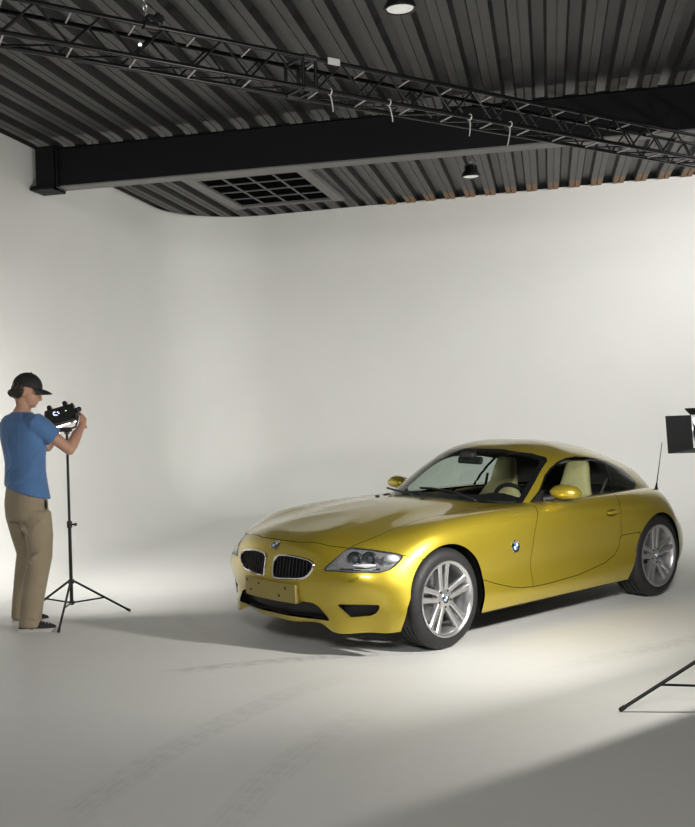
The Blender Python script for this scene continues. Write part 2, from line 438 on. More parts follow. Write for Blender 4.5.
for s_ in bays:
    for far in (0, 1):
        o_ = .5*BAY if far else 0
        a, m_, e = tl(s_, far, 0), tl(s_+BAY/2, far, 1), tl(s_+BAY, far, 0)
        rod('brace', a, m_, .0075, truss, M_TRUSS); rod('brace', m_, e, .0075, truss, M_TRUSS)
    rod('rung', tl(s_+.02, 0, 1), tl(s_+.06, 1, 1), .007, truss, M_STEEL)
    rod('rung', tl(s_+.02, 0, 0), tl(s_+.06, 1, 0), .007, truss, M_STEEL)
    rod('brace', tl(s_+.06, 1, 0), tl(s_+BAY+.02, 0, 0), .006, truss, M_TRUSS)
for ds in (-.05, .05):
    for far in (0, 1): rod('end_post', tl(JOINT+ds, far, 0), tl(JOINT+ds, far, 1), .012, truss, M_TRUSS)
    for up in (0, 1): rod('end_post', tl(JOINT+ds, 0, up), tl(JOINT+ds, 1, up), .012, truss, M_TRUSS)
for far in (0, 1):
    for up in (0, 1):
        mb = MB(); mb.cyl(tl(JOINT-.05, far, up), tl(JOINT+.05, far, up), .021, n=10); mb.build('coupler', M_DARKMETAL, truss)
mb = MB(); p = tl(JOINT+.19, 0, 1); mb.box(p+Vector((0, -.018, .0)), (.10, .004, .045)); mb.build('type_plate', mat('pale_sticker', (.6, .6, .58), .5), truss, 0)

# cable ties left hanging on the truss
M_TIE = mat('white_nylon', (.62, .62, .6), .4)
TM = Matrix.Translation(A + D*2.9 + NF*.5) @ Matrix.Rotation(math.atan2(D.y, D.x), 4, 'Z')
def tie(s_, far, ln, lean, label):
    mb_ = MB(); c = Vector((0, 0, 0))
    ring = [(0.0, .021*math.cos(t), .021*math.sin(t)) for t in np.linspace(0, 2*math.pi, 14, endpoint=False)]
    mb_.tube(ring, .0045, 6, closed=True)
    mb_.tube([(0, 0, -.018), (lean*.3, -.01, -ln*.4), (lean*.8, -.015, -ln*.8), (lean, -.012, -ln)], [.0045, .0045, .004, .003], 6)
    o_ = mb_.build('cable_tie', M_TIE); o_.location = TM @ tl(s_, far, 0); o_.rotation_euler = (0, 0, math.atan2(D.y, D.x))
    tag(o_, label, 'cable tie', 'cable ties left on the truss')
tie(2.25, 0, .135, .012, 'white cable tie hanging just past the truss coupling joint')
tie(2.76, 0, .135, .02, 'straight white cable tie hanging mid-span under the black truss')
tie(3.53, 0, .145, -.02, 'forked white cable tie on the lower chord of the truss')
tie(3.95, 0, .17, -.045, 'bent white cable tie on truss above the rear hanging lamp')

# hoist chain and clamp that carry the truss
hp = TM @ tl(.92, 0, 1)
hoist = empty('truss_clamp', hp, math.atan2(D.y, D.x), 'black clamp and chain holding up the lighting truss', 'clamp')
mb = MB(); mb.cyl((-.045, 0, 0), (.045, 0, 0), .029, n=14); mb.box((0, 0, .04), (.05, .05, .05), bev=.01); mb.box((.055, 0, .045), (.06, .05, .075), Matrix.Rotation(R(25), 3, 'Y'), bev=.012); mb.build('clamp_body', M_BLACK, hoist)
lk = None
zt = .075
while hp.z + zt < HC + .05:
    if lk is None:
        mb = MB(); mb.tube([(.011*math.cos(t), 0, .011*math.sin(t) + (.008 if math.sin(t) > 0 else -.008)) for t in np.linspace(0, 2*math.pi, 14, endpoint=False)], .0035, 6, closed=True); lk = o = mb.build('chain_link', M_STEEL, hoist)
    else: o = inst(lk, hoist)
    o.location = (-.03, 0, zt); o.rotation_euler = (0, 0, math.pi/2*(round(zt/.028) % 2)); zt += .028
tp = TM @ tl(.85, 0, 0)
tb = empty('safety_lamp', tp, 0, 'tiny round white bulb clipped inside the truss under the clamp', 'lamp')
mb = MB(); mb.ball((0, 0, .075), .011); mb.build('bulb', mat('bulb_glow', (.9, .9, .9), .3, emit=(1, 1, 1), estr=1.5), tb)
mb = MB(); mb.cyl((0, 0, .0), (0, 0, .068), .006); mb.build('bulb_stem', M_BLACK, tb)

# ------------------------------------------------------------------ high bay lamps
M_LAMPGLASS = mat('frosted_lens', (.75, .75, .73), .35, emit=(1, 1, .97), estr=.22)
def high_bay(loc, label):
    e = empty('high_bay_lamp', loc, 0, label, 'ceiling lamp', 'high bay lamps')
    mb_ = MB(); mb_.lathe([(.035, .125), (.045, .12), (.05, .07), (.075, .055), (.100, .015), (.108, -.005), (.108, -.018), (.094, -.018), (.09, .0)], 28); mb_.build('lamp_housing', M_BLACK, e)
    mb_ = MB(); mb_.lathe([(.002, -.020), (.05, -.019), (.086, -.012), (.093, .0)], 28); mb_.build('lamp_lens', M_LAMPGLASS, e)
    mb_ = MB()
    for i in range(14):
        a = 2*math.pi*i/14; mb_.box((.056*math.cos(a), .056*math.sin(a), .085), (.028, .004, .05), Matrix.Rotation(a, 3, 'Z'))
    mb_.build('cooling_fins', M_BLACK, e, 0)
    mb_ = MB(); mb_.tube([(0, 0, .12), (0, 0, .145), (.012, 0, .155), (0, 0, .165), (-.012, 0, .155), (0, 0, .145)], .004, 6); mb_.build('hook', M_STEEL, e)
    h_ = HC - loc[2] + .01
    mb_ = MB(); mb_.tube([(0, 0, .16), (-.035, 0, .16+(h_-.16)*.6), (-.05, 0, h_)], .003, 6); mb_.tube([(0, 0, .16), (.035, 0, .16+(h_-.16)*.6), (.05, 0, h_)], .003, 6); mb_.build('hanging_wire', M_BLACK, e)
    mb_ = MB(); mb_.tube([(.03, 0, .12), (.055, .02, .17), (.02, .03, .21), (-.01, .0, h_)], .0035, 6); mb_.build('power_cable', M_BLACK, e)
    return e
high_bay((-.885, 6.66, 4.19), 'round black high bay lamp hanging in front of the black beam')
high_bay((-.805, 11.8, 4.17), 'round black high bay lamp hanging between the beam and the back wall')

# ================================================================== the car
# car frame: x forward from the front axle, y to the car's left, z up
BODY=[
 # r0 lip      r1              r2              r3              r4              r5              r6 crest        r7 hood crease  r8              r9 centre
 [(.740,0,.198),(.768,0,.245),(.778,0,.34),(.795,0,.46),(.790,0,.555),(.766,0,.628),(.732,0,.680),(.670,0,.724),(.46,0,.775),(.22,0,.815)],
 [(.730,.19,.198),(.757,.19,.245),(.766,.19,.34),(.784,.18,.46),(.780,.175,.555),(.757,.17,.632),(.722,.17,.684),(.655,.165,.728),(.40,.15,.788),(.13,0,.832)],
 [(.684,.375,.205),(.706,.385,.245),(.722,.385,.34),(.746,.355,.46),(.745,.35,.555),(.722,.345,.634),(.684,.34,.690),(.60,.32,.736),(.33,.24,.802),(.04,0,.846)],
 [(.668,.515,.163),(.668,.52,.24),(.664,.53,.34),(.686,.535,.455),(.684,.525,.552),(.650,.51,.634),(.594,.49,.694),(.48,.44,.748),(.22,.28,.812),(-.06,0,.858)],
 [(.560,.660,.172),(.562,.668,.25),(.568,.672,.34),(.606,.680,.455),(.600,.662,.555),(.545,.64,.642),(.475,.605,.713),(.36,.50,.766),(.12,.30,.825),(-.15,0,.866)],
 [(.488,.775,.175),(.486,.782,.26),(.484,.785,.35),(.485,.785,.455),(.460,.768,.565),(.400,.742,.660),(.325,.692,.743),(.22,.54,.788),(.0,.31,.840),(-.25,0,.874)],
 [(.395,.848,.188),(.390,.856,.28),(.370,.852,.37),(.340,.843,.47),(.310,.830,.575),(.255,.812,.686),(.185,.755,.774),(.08,.575,.810),(-.1,.315,.853),(-.33,0,.880)],
 [(.0,.860,.19),(.0,.875,.30),(.0,.876,.40),(.0,.876,.51),(.0,.872,.62),(-.01,.855,.736),(-.03,.785,.809),(-.10,.605,.830),(-.25,.32,.866),(-.46,0,.886)],
 [(-.33,.848,.19),(-.33,.872,.30),(-.33,.864,.41),(-.33,.870,.53),(-.33,.872,.64),(-.34,.858,.757),(-.35,.793,.828),(-.38,.622,.846),(-.46,.32,.876),(-.60,0,.890)],
 [(-.62,.845,.19),(-.62,.872,.29),(-.62,.856,.41),(-.62,.862,.53),(-.62,.870,.645),(-.62,.859,.766),(-.63,.797,.836),(-.64,.632,.853),(-.67,.33,.882),(-.75,0,.892)],
 [(-.95,.845,.19),(-.95,.872,.28),(-.95,.850,.41),(-.95,.855,.53),(-.95,.868,.65),(-.95,.858,.772),(-.95,.796,.841),(-.95,.655,.857),(-.95,.34,.877),(-.95,0,.882)],
 [(-1.3,.845,.19),(-1.3,.872,.28),(-1.3,.847,.41),(-1.3,.851,.53),(-1.3,.866,.65),(-1.3,.858,.771),(-1.3,.797,.840),(-1.3,.70,.855),(-1.3,.36,.86),(-1.3,0,.86)],
 [(-1.65,.845,.19),(-1.65,.872,.28),(-1.65,.848,.41),(-1.65,.852,.53),(-1.65,.868,.65),(-1.65,.857,.765),(-1.65,.788,.840),(-1.65,.70,.854),(-1.65,.36,.86),(-1.65,0,.86)],
 [(-1.98,.848,.19),(-1.98,.874,.29),(-1.98,.860,.41),(-1.98,.864,.53),(-1.98,.878,.65),(-1.98,.867,.765),(-1.98,.790,.840),(-1.98,.70,.853),(-1.98,.36,.86),(-1.98,0,.86)],
 [(-2.22,.855,.19),(-2.22,.880,.30),(-2.22,.880,.41),(-2.22,.884,.53),(-2.22,.891,.65),(-2.22,.872,.765),(-2.22,.788,.842),(-2.22,.69,.853),(-2.22,.35,.86),(-2.22,0,.86)],
 [(-2.5,.855,.19),(-2.5,.884,.30),(-2.5,.890,.41),(-2.5,.893,.53),(-2.5,.888,.65),(-2.5,.852,.760),(-2.5,.770,.838),(-2.5,.66,.850),(-2.5,.34,.86),(-2.5,0,.86)],
 [(-2.8,.830,.21),(-2.8,.852,.30),(-2.8,.858,.41),(-2.8,.852,.53),(-2.8,.828,.64),(-2.8,.770,.745),(-2.8,.695,.812),(-2.8,.60,.830),(-2.8,.32,.845),(-2.8,0,.85)],
 [(-3.01,.735,.225),(-3.03,.765,.31),(-3.035,.770,.42),(-3.03,.752,.52),(-3.01,.715,.605),(-2.99,.662,.685),(-2.98,.605,.745),(-2.98,.52,.785),(-2.97,.30,.81),(-2.97,0,.815)],
 [(-3.18,.57,.235),(-3.20,.61,.32),(-3.215,.63,.43),(-3.21,.615,.52),(-3.195,.585,.605),(-3.175,.545,.68),(-3.155,.50,.735),(-3.13,.43,.768),(-3.1,.25,.795),(-3.1,0,.80)],
 [(-3.27,.32,.24),(-3.30,.34,.33),(-3.315,.36,.45),(-3.312,.36,.56),(-3.30,.35,.66),(-3.285,.335,.735),(-3.265,.31,.775),(-3.23,.26,.79),(-3.18,.15,.795),(-3.18,0,.80)],
 [(-3.29,0,.24),(-3.32,0,.33),(-3.338,0,.45),(-3.335,0,.56),(-3.325,0,.66),(-3.31,0,.74),(-3.295,0,.78),(-3.27,0,.795),(-3.25,0,.80),(-3.23,0,.805)],
]
GREEN=[
 [(-.70,0,.875),(-.87,0,.975),(-1.02,0,1.062),(-1.18,0,1.145),(-1.35,0,1.220),(-1.48,0,1.254),(-1.60,0,1.270)],
 [(-.755,.32,.873),(-.915,.31,.970),(-1.065,.292,1.058),(-1.215,.27,1.140),(-1.385,.24,1.216),(-1.54,.14,1.260),(-1.69,0,1.275)],
 [(-.93,.575,.862),(-1.06,.546,.950),(-1.19,.512,1.038),(-1.32,.475,1.118),(-1.47,.428,1.196),(-1.62,.25,1.264),(-1.77,0,1.276)],
 [(-1.09,.675,.845),(-1.20,.645,.922),(-1.31,.610,1.005),(-1.43,.570,1.088),(-1.57,.508,1.172),(-1.73,.31,1.260),(-1.87,0,1.273)],
 [(-1.32,.705,.84),(-1.38,.680,.925),(-1.45,.645,1.008),(-1.53,.602,1.090),(-1.66,.530,1.174),(-1.82,.33,1.252),(-1.96,0,1.266)],
 [(-1.65,.708,.84),(-1.68,.684,.925),(-1.72,.648,1.008),(-1.78,.602,1.088),(-1.86,.530,1.166),(-1.96,.33,1.240),(-2.06,0,1.256)],
 [(-1.98,.704,.84),(-2.0,.678,.92),(-2.02,.640,.998),(-2.05,.592,1.072),(-2.09,.522,1.143),(-2.14,.33,1.217),(-2.2,0,1.237)],
 [(-2.3,.685,.84),(-2.3,.657,.91),(-2.31,.616,.98),(-2.32,.568,1.046),(-2.33,.50,1.108),(-2.36,.32,1.175),(-2.40,0,1.198)],
 [(-2.58,.645,.83),(-2.585,.615,.89),(-2.59,.572,.946),(-2.60,.525,.998),(-2.61,.46,1.046),(-2.63,.30,1.105),(-2.66,0,1.130)],
 [(-2.85,.575,.815),(-2.86,.54,.860),(-2.87,.50,.905),(-2.88,.455,.943),(-2.89,.405,.975),(-2.91,.26,1.015),(-2.93,0,1.037)],
 [(-3.06,.47,.785),(-3.07,.43,.818),(-3.08,.39,.847),(-3.09,.345,.870),(-3.10,.30,.890),(-3.115,.20,.911),(-3.13,0,.926)],
 [(-3.21,.27,.78),(-3.21,.245,.805),(-3.205,.225,.825),(-3.20,.20,.840),(-3.19,.17,.853),(-3.18,.11,.866),(-3.165,0,.880)],
 [(-3.28,0,.78),(-3.27,0,.806),(-3.255,0,.826),(-3.24,0,.841),(-3.22,0,.853),(-3.205,0,.864),(-3.19,0,.872)],
]
def spl(t,P,ts):
    """natural cubic spline of P(t) along axis 0"""
    n=len(t);h=np.diff(t)
    A=np.zeros((n,n));A[0,0]=A[-1,-1]=1
    B=np.zeros((n,)+P.shape[1:])
    for i in range(1,n-1):
        A[i,i-1]=h[i-1];A[i,i]=2*(h[i-1]+h[i]);A[i,i+1]=h[i]
        B[i]=6*((P[i+1]-P[i])/h[i]-(P[i]-P[i-1])/h[i-1])
    M=np.linalg.solve(A,B.reshape(n,-1)).reshape(B.shape)
    k=np.clip(np.searchsorted(t,ts,side='right')-1,0,n-2)
    hk=h[k];a=(t[k+1]-ts)/hk;b=(ts-t[k])/hk
    e=(slice(None),)+(None,)*(P.ndim-1)
    return a[e]*P[k]+b[e]*P[k+1]+(((a**3-a)*hk**2)[e]*M[k]+((b**3-b)*hk**2)[e]*M[k+1])/6
def loft(net,nu,nv):
    G=np.array(net,float)                     # columns x rows x 3
    m=np.array([1,-1,1.])
    nc,nr,_=G.shape
    E=np.concatenate([G,(G[:,nr-2:nr-4:-1])*m],1)      # ghost rows across the centre line
    E=np.concatenate([(E[2:0:-1])*m,E,(E[nc-2:nc-4:-1])*m],0)
    dv=np.linalg.norm(np.diff(E,axis=1),axis=2).mean(0);tv=np.r_[0,np.cumsum(dv)]
    du=np.linalg.norm(np.diff(E[:,:],axis=0),axis=2);du=np.r_[0,np.cumsum(du[:,:].mean(1))]
    vs=np.concatenate([np.linspace(tv[i],tv[i+1],nv,endpoint=False) for i in range(nr-1)]+[[tv[nr-1]]])
    us=np.concatenate([np.linspace(du[i],du[i+1],nu,endpoint=False) for i in range(2,nc+1)]+[[du[nc+1]]])
    S=spl(tv,E.transpose(1,0,2),vs).transpose(1,0,2)
    S=spl(du,S,us)
    S[0,:,1]=0;S[-1,:,1]=0;S[:,-1,1]=0
    return S

CAR = empty('sports_coupe', (-1.340, 7.057, 0), R(234.23), 'shiny gold yellow two-door sports coupe parked on the white studio floor', 'car')
def sdpoly(P, poly):
    poly = np.array(poly, float); d = np.full(len(P), 1e9); ins = np.zeros(len(P), bool); k = len(poly)
    for i in range(k):
        a, b_ = poly[i], poly[(i+1) % k]; e = b_-a; w_ = P-a
        t = np.clip((w_@e)/max(e@e, 1e-12), 0, 1); d = np.minimum(d, np.linalg.norm(w_-t[:, None]*e, axis=1))
        c = (a[1] <= P[:, 1]) != (b_[1] <= P[:, 1])
        with np.errstate(divide='ignore', invalid='ignore'): xi = a[0] + (P[:, 1]-a[1])*(b_[0]-a[0])/(b_[1]-a[1])
        ins ^= c & (P[:, 0] < xi)
    return np.where(ins, -d, d)
def region(poly, proj, valid=None):
    def fn(V):
        v = sdpoly(proj(V), poly)
        return v if valid is None else np.where(valid(V), v, np.maximum(v, .05))
    return fn
TOPV = lambda V: V[:, :2]
SIDE = lambda V: V[:, [0, 2]]
FRONT = lambda V: V[:, 1:]
class Surf:
    def __init__(s, net, nu, nv):
        G = loft(net, nu, nv); a, b_ = G.shape[:2]
        du = np.gradient(G, axis=0); dv = np.gradient(G, axis=1); n = np.cross(du, dv)
        n /= np.linalg.norm(n, axis=2)[..., None]+1e-12
        if n[a//2, b_//3, 1] < 0: n = -n
        n[0, :, 1] = 0; n[-1, :, 1] = 0; n[:, -1, 1] = 0; n /= np.linalg.norm(n, axis=2)[..., None]+1e-12
        s.V = G.reshape(-1, 3); s.N = n.reshape(-1, 3)
        s.F = [(i*b_+j, (i+1)*b_+j, (i+1)*b_+j+1, i*b_+j+1) for i in range(a-1) for j in range(b_-1)]
        f = s.F[len(s.F)//2]; p = s.V[list(f)]
        if np.cross(p[1]-p[0], p[2]-p[0])@s.N[f[0]] < 0: s.F = [q[::-1] for q in s.F]
    def cut(s, F, fn, level=0.):
        v = fn(s.V)-level; v[np.abs(v) < 1e-7] = 1e-7; neg = v < 0
        newV = []; newN = []; cache = {}; n0 = len(s.V); A, B_ = [], []
        def mid(i, j):
            k = (i, j) if i < j else (j, i)
            if k not in cache:
                t = v[k[0]]/(v[k[0]]-v[k[1]]); cache[k] = n0+len(newV)
                newV.append(s.V[k[0]]*(1-t)+s.V[k[1]]*t); nn = s.N[k[0]]*(1-t)+s.N[k[1]]*t; newN.append(nn/np.linalg.norm(nn))
            return cache[k]
        for f in F:
            c = sum(1 for i in f if neg[i])
            if c == len(f): A.append(f)
            elif c == 0: B_.append(f)
            else:
                pa, pb = [], []
                for q in range(len(f)):
                    i, j = f[q], f[(q+1) % len(f)]
                    (pa if neg[i] else pb).append(i)
                    if neg[i] != neg[j]: k = mid(i, j); pa.append(k); pb.append(k)
                if len(pa) > 2: A.append(tuple(pa))
                if len(pb) > 2: B_.append(tuple(pb))
        if newV: s.V = np.vstack([s.V, newV]); s.N = np.vstack([s.N, newN])
        return A, B_
    def split(s, F, fn, gap=.0022):
        """panel inside, remainder outside, a narrow shut line lost between"""
        a, r = s.cut(F, fn, -gap); _, r = s.cut(r, fn, gap); return a, r
    def panel(s, name, F, m, parent, sides='both', flange=.016, offset=0.):
        used = sorted({i for f in F for i in f}); ix = {i: k for k, i in enumerate(used)}
        V = s.V[used].copy(); Nn = s.N[used].copy()
        off = offset(V) if callable(offset) else offset
        V = V - Nn*(off[:, None] if hasattr(off, '__len__') else off)
        FF = [tuple(ix[i] for i in f) for f in F]
        fv, fn_, ff = [], [], []
        if flange:
            cnt = {}
            for f in FF:
                for q in range(len(f)):
                    i, j = f[q], f[(q+1) % len(f)]; k = (min(i, j), max(i, j)); cnt[k] = cnt.get(k, 0)+1
            for (i, j), c in cnt.items():
                if c == 1 and not (abs(V[i, 1]) < 1e-5 and abs(V[j, 1]) < 1e-5):
                    e = np.cross(V[j]-V[i], Nn[i]); l = np.linalg.norm(e)
                    if l < 1e-9: continue
                    k = len(V)+len(fv); fv += [V[i], V[j], V[j]-Nn[j]*flange, V[i]-Nn[i]*flange]; fn_ += [e/l]*4; ff.append((k, k+1, k+2, k+3))
        if fv: V = np.vstack([V, fv]); Nn = np.vstack([Nn, fn_])
        FF = FF+ff
        mir = np.array([1, -1, 1.]); objs = []
        sets = {'both': [(np.vstack([V, V*mir]), np.vstack([Nn, Nn*mir]), FF+[tuple(i+len(V) for i in f[::-1]) for f in FF])],
                'each': [(V, Nn, FF), (V*mir, Nn*mir, [f[::-1] for f in FF])]}[sides]
        for v, n, f in sets:
            me = bpy.data.meshes.new(name); me.from_pydata(v.tolist(), [], f); me.materials.append(m); me.update()
            me.shade_smooth()
            if len(me.vertices) == len(n): me.normals_split_custom_set_from_vertices(n.tolist())
            o = bpy.data.objects.new(name, me); COL.objects.link(o); o.parent = parent; objs.append(o)
        return objs if sides == 'each' else objs[0]

# ---- lower body
SB = Surf(BODY, 13, 9)
F = SB.F
def arch_poly(cx, cz, r, front, back):
    arc = [(cx+r*math.cos(t), cz+r*math.sin(t)) for t in np.linspace(R(8), R(172), 40)]
    return front + arc + back
FA = arch_poly(.01, .338, .348, [(.46, .05), (.428, .19), (.385, .33)], [(-.336, .33), (-.325, .2), (-.325, .05)])
RA = arch_poly(-2.49, .327, .347, [(-2.05, .05), (-2.065, .19), (-2.118, .31)], [(-2.842, .33), (-2.87, .2), (-2.88, .05)])
side_ok = lambda V: V[:, 1] > .5
_, F = SB.cut(F, region(FA, SIDE, side_ok)); _, F = SB.cut(F, region(RA, SIDE, side_ok))
HOLE = [(-.78, -.1), (-.78, 0), (-.83, .30), (-.99, .54), (-1.13, .632), (-1.35, .66), (-1.98, .66), (-2.3, .64), (-2.55, .60), (-2.6, .5), (-2.6, -.1)]
_, F = SB.cut(F, region(HOLE, TOPV, lambda V: V[:, 2] > .7))
HOOD = [(.700, -.1), (.698, 0), (.690, .195), (.63, .42), (.571, .536), (.45, .575), (.354, .594), (.021, .605), (-.4, .63), (-.955, .654), (-.80, .515), (-.67, .30), (-.625, 0), (-.625, -.1)]
F_hood, F = SB.split(F, region(HOOD, TOPV, lambda V: V[:, 2] > .6))
COWL = [(-.5, -.1), (-.5, .0), (-.6, .45), (-.93, .654), (-1.06, .672), (-1.06, -.1)]
F_cowl, F = SB.cut(F, region(COWL, TOPV, lambda V: V[:, 2] > .7))
HL3 = np.array([(.71, .454, .562), (.656, .505, .63), (.571, .538, .687), (.512, .62, .685), (.43, .714, .668), (.350, .782, .644), (.383, .788, .606), (.443, .776, .57), (.491, .753, .557), (.534, .726, .551), (.631, .622, .553), (.68, .529, .558)])
hn = np.array([.72, .55, .42]); hn /= np.linalg.norm(hn); hu = np.cross([0, 0, 1], hn); hu /= np.linalg.norm(hu); hv = np.cross(hn, hu)
HP = lambda V: np.stack([V@hu, V@hv], 1)
hl_fn = region(csmooth(HP(HL3), 4), HP, lambda V: (V[:, 0] > .25) & (V[:, 1] > .35) & (V[:, 2] > .45))
F_lens, F = SB.split(F, hl_fn, .0015)
KID = csmooth([(.046, .600), (.075, .619), (.13, .626), (.198, .627), (.304, .617), (.360, .602), (.377, .575), (.352, .529), (.301, .497), (.199, .484), (.09, .476), (.052, .482), (.044, .52), (.043, .56)], 5)
kid_fn = region(KID, FRONT, lambda V: V[:, 0] > .55)
F_kid, F = SB.cut(F, kid_fn)
INT = [(-.1, .238), (.30, .236), (.455, .236), (.468, .242), (.431, .286), (.393, .322), (.355, .338), (.30, .342), (-.1, .340)]
F_int, F = SB.cut(F, region(INT, FRONT, lambda V: V[:, 0] > .5))
fu = np.array([-.555, .83, 0.])
FP = lambda V: np.stack([V@fu, V[:, 2]], 1)
FOG3 = np.array([(.67, .52, .346), (.598, .634, .348), (.52, .745, .350), (.519, .741, .325), (.526, .724, .300), (.545, .694, .282), (.617, .59, .268), (.644, .554, .307)])
F_fog, F = SB.cut(F, region(FP(FOG3), FP, lambda V: (V[:, 0] > .3) & (V[:, 1] > .3)))
BUMP = [(.18, .598), (.228, .611), (.344, .643), (.571, .689), (.60, .82), (1, .82), (1, 0), (.15, 0), (.15, .59)]
F_bump, F = SB.split(F, region(BUMP, SIDE))
SILL = [(-.26, .44), (-.328, .415), (-.41, .385), (-.5, .358), (-.62, .326), (-.731, .306), (-.88, .297), (-1.048, .297), (-1.414, .313), (-1.748, .358), (-1.89, .402), (-1.945, .46), (-1.962, .54), (-2.2, .547), (-2.2, 0), (-.26, 0)]
F_sill, F = SB.split(F, region(SILL, SIDE, side_ok))
DOOR = [(-1.03, .92), (-.995, .845), (-.915, .74), (-.886, .668), (-.862, .5), (-.856, .26), (-1.9, .26), (-1.962, .5), (-1.962, .58), (-1.945, .674), (-1.955, .77), (-2.02, .84), (-2.09, .92)]
F_door, F = SB.split(F, region(DOOR, SIDE, side_ok))
TAIL = csmooth([(.40, .61), (.40, .69), (.60, .70), (.70, .66), (.66, .60)], 5)
F_tail, F = SB.split(F, region(TAIL, FRONT, lambda V: V[:, 0] < -2.9))
body = SB.panel('body', F, M_PAINT, CAR)
hood = SB.panel('hood', F_hood, M_PAINT, CAR)
SB.panel('cowl_panel', F_cowl, M_BLACK, CAR, offset=.008)
bumper = SB.panel('front_bumper', F_bump, M_PAINT, CAR)
doors = SB.panel('door', F_door, M_PAINT, CAR, 'each')
SB.panel('side_sill', F_sill, M_PAINT, CAR, 'each')
SB.panel('tail_light', F_tail, M_RED, CAR, 'each')
SB.panel('lower_intake', F_int, M_BLACK, bumper, offset=.05, flange=-.055)
SB.panel('side_intake', F_fog, M_BLACK, bumper, 'each', offset=.045, flange=-.05)
# lower lip under the bumper
# interior trim behind door and quarter panels
Fi = [f for f in F_door+F+F_sill if -2.75 < SB.V[f[0], 0] < -.95 and SB.V[f[0], 2] > .3 and SB.V[f[0], 1] > .6]
SB.panel('interior_trim', Fi, M_INTERIOR, CAR, offset=.05, flange=0)

# headlights: clear cover, silver bucket, two round projectors
lens = SB.panel('headlight', F_lens, M_LENS, CAR, 'each', flange=.006)
M_BUCKET = mat('headlight_bucket', (.72, .72, .73), .16, .75)
dep = lambda V: np.clip(-hl_fn(V)*1.6, .001, .055)+.002
bk = SB.panel('bucket', F_lens, M_BUCKET, CAR, 'each', flange=0, offset=dep)
for k in (0, 1):
    bk[k].parent = lens[k]; sy = 1 if k == 0 else -1
    for (px, py, pz), rad in (((.580, .588, .634), .037), ((.517, .657, .634), .037)):
        c = Vector((px-.035, sy*(py-.022), pz-.012)); ax = Vector((.93, sy*.36, .04)).normalized()
        mb = MB(); mb.T = Matrix.Translation(c) @ ax.to_track_quat('Z', 'Y').to_matrix().to_4x4()
        mb.lathe([(rad*1.25, -.05), (rad*1.28, .018), (rad*1.15, .024), (rad*1.02, .012), (rad*.98, -.02)], 24); mb.build('projector_ring', M_DARKMETAL, lens[k])
        mb = MB(); mb.T = Matrix.Translation(c) @ ax.to_track_quat('Z', 'Y').to_matrix().to_4x4()
        mb.lathe([(rad*.95, -.01), (rad*.9, .006), (rad*.7, .016), (rad*.4, .022), (.001, .024)], 24); mb.build('projector_lens', mat('projector_glass', (.10, .11, .12), .04, coat=1.0), lens[k])
    mb = MB(); mb.ball((.405, sy*.745, .625), (.05, .03, .026), 16, 10, Matrix.Rotation(R(-55*sy), 3, 'Z')); mb.build('turn_signal', mat('pale_signal', (.75, .76, .78), .15, coat=.8), lens[k])
    mb = MB(); mb.tube([(.60, sy*.60, .590), (.55, sy*.66, .588), (.50, sy*.70, .590)], [.004, .012, .006], 8); mb.build('light_bar', mat('white_bar', (.9, .9, .9), .2), lens[k])
    mb = MB(); mb.tube([(.655, sy*.545, .568), (.61, sy*.61, .561), (.55, sy*.685, .560), (.49, sy*.728, .566)], .009, 8); mb.build('trim_strip', M_CHROME, lens[k])
    mb = MB(); mb.tube([tuple(p*np.array([1, sy, 1])+hn*np.array([1, sy, 1])*.0006) for p in csmooth(HL3, 4)], .0035, 6, closed=True); mb.build('seal', M_BLACK, lens[k])

# kidney grilles: chrome surround, black well, upright slats
kf = SB.panel('kidney_grille', F_kid, M_BLACK, CAR, 'each', offset=.055, flange=-.058)
used = sorted({i for f in F_kid for i in f}); KV = SB.V[used]
xs = lambda y, z: float(np.interp(0, [0], [KV[np.argmin((KV[:, 1]-abs(y))**2+(KV[:, 2]-z)**2), 0]]))
for k in (0, 1):
    sy = 1 if k == 0 else -1
    mb = MB(); mb.tube([(xs(y, z)+.001, sy*y, z) for y, z in KID], .0085, 8, closed=True); mb.build('chrome_surround', M_CHROME, kf[k])
    mb = MB()
    for i in range(11):
        y = .066+i*.0285
        near = KV[np.abs(KV[:, 1]-y) < .02]; z0, z1 = near[:, 2].min()+.008, near[:, 2].max()-.008
        xm0, xm1 = xs(y, z0), xs(y, z1)
        mb.add([(xm0-.004, sy*(y-.004), z0), (xm0-.004, sy*(y+.004), z0), (xm0-.04, sy*(y+.004), z0), (xm0-.04, sy*(y-.004), z0),
                (xm1-.004, sy*(y-.004), z1), (xm1-.004, sy*(y+.004), z1), (xm1-.04, sy*(y+.004), z1), (xm1-.04, sy*(y-.004), z1)],
               [(0, 1, 2, 3), (4, 5, 6, 7), (0, 1, 5, 4), (1, 2, 6, 5), (2, 3, 7, 6), (3, 0, 4, 7)])
    o = mb.build('slats', M_BLACK, kf[k], 0); o['kind'] = 'stuff'

# ---- greenhouse
SG = Surf(GREEN, 12, 10)
G = SG.F
WS = [(-.1, .80), (.655, .80), (.652, .858), (.603, .997), (.548, 1.128), (.520, 1.155), (.438, 1.188), (.217, 1.219), (0, 1.222), (-.1, 1.222)]
ws_fn = region(WS, FRONT, lambda V: V[:, 0] > -1.57)
G_ws, G = SG.cut(G, ws_fn)
G_glass, G_frit = SG.cut(G_ws, ws_fn, -.02)
DLO = [(-1.10, .80), (-1.13, .85), (-1.255, .940), (-1.372, 1.030), (-1.458, 1.078), (-1.574, 1.121), (-1.69, 1.141), (-1.835, 1.146), (-2.086, 1.126), (-2.297, 1.090), (-2.50, 1.018), (-2.60, .935), (-2.615, .90), (-2.585, .872), (-2.5, .85), (-2.5, .80)]
dlo_fn = region(DLO, SIDE, lambda V: V[:, 1] > .42)
G_side, G = SG.cut(G, dlo_fn)
G_trim, G_in = [], G_side
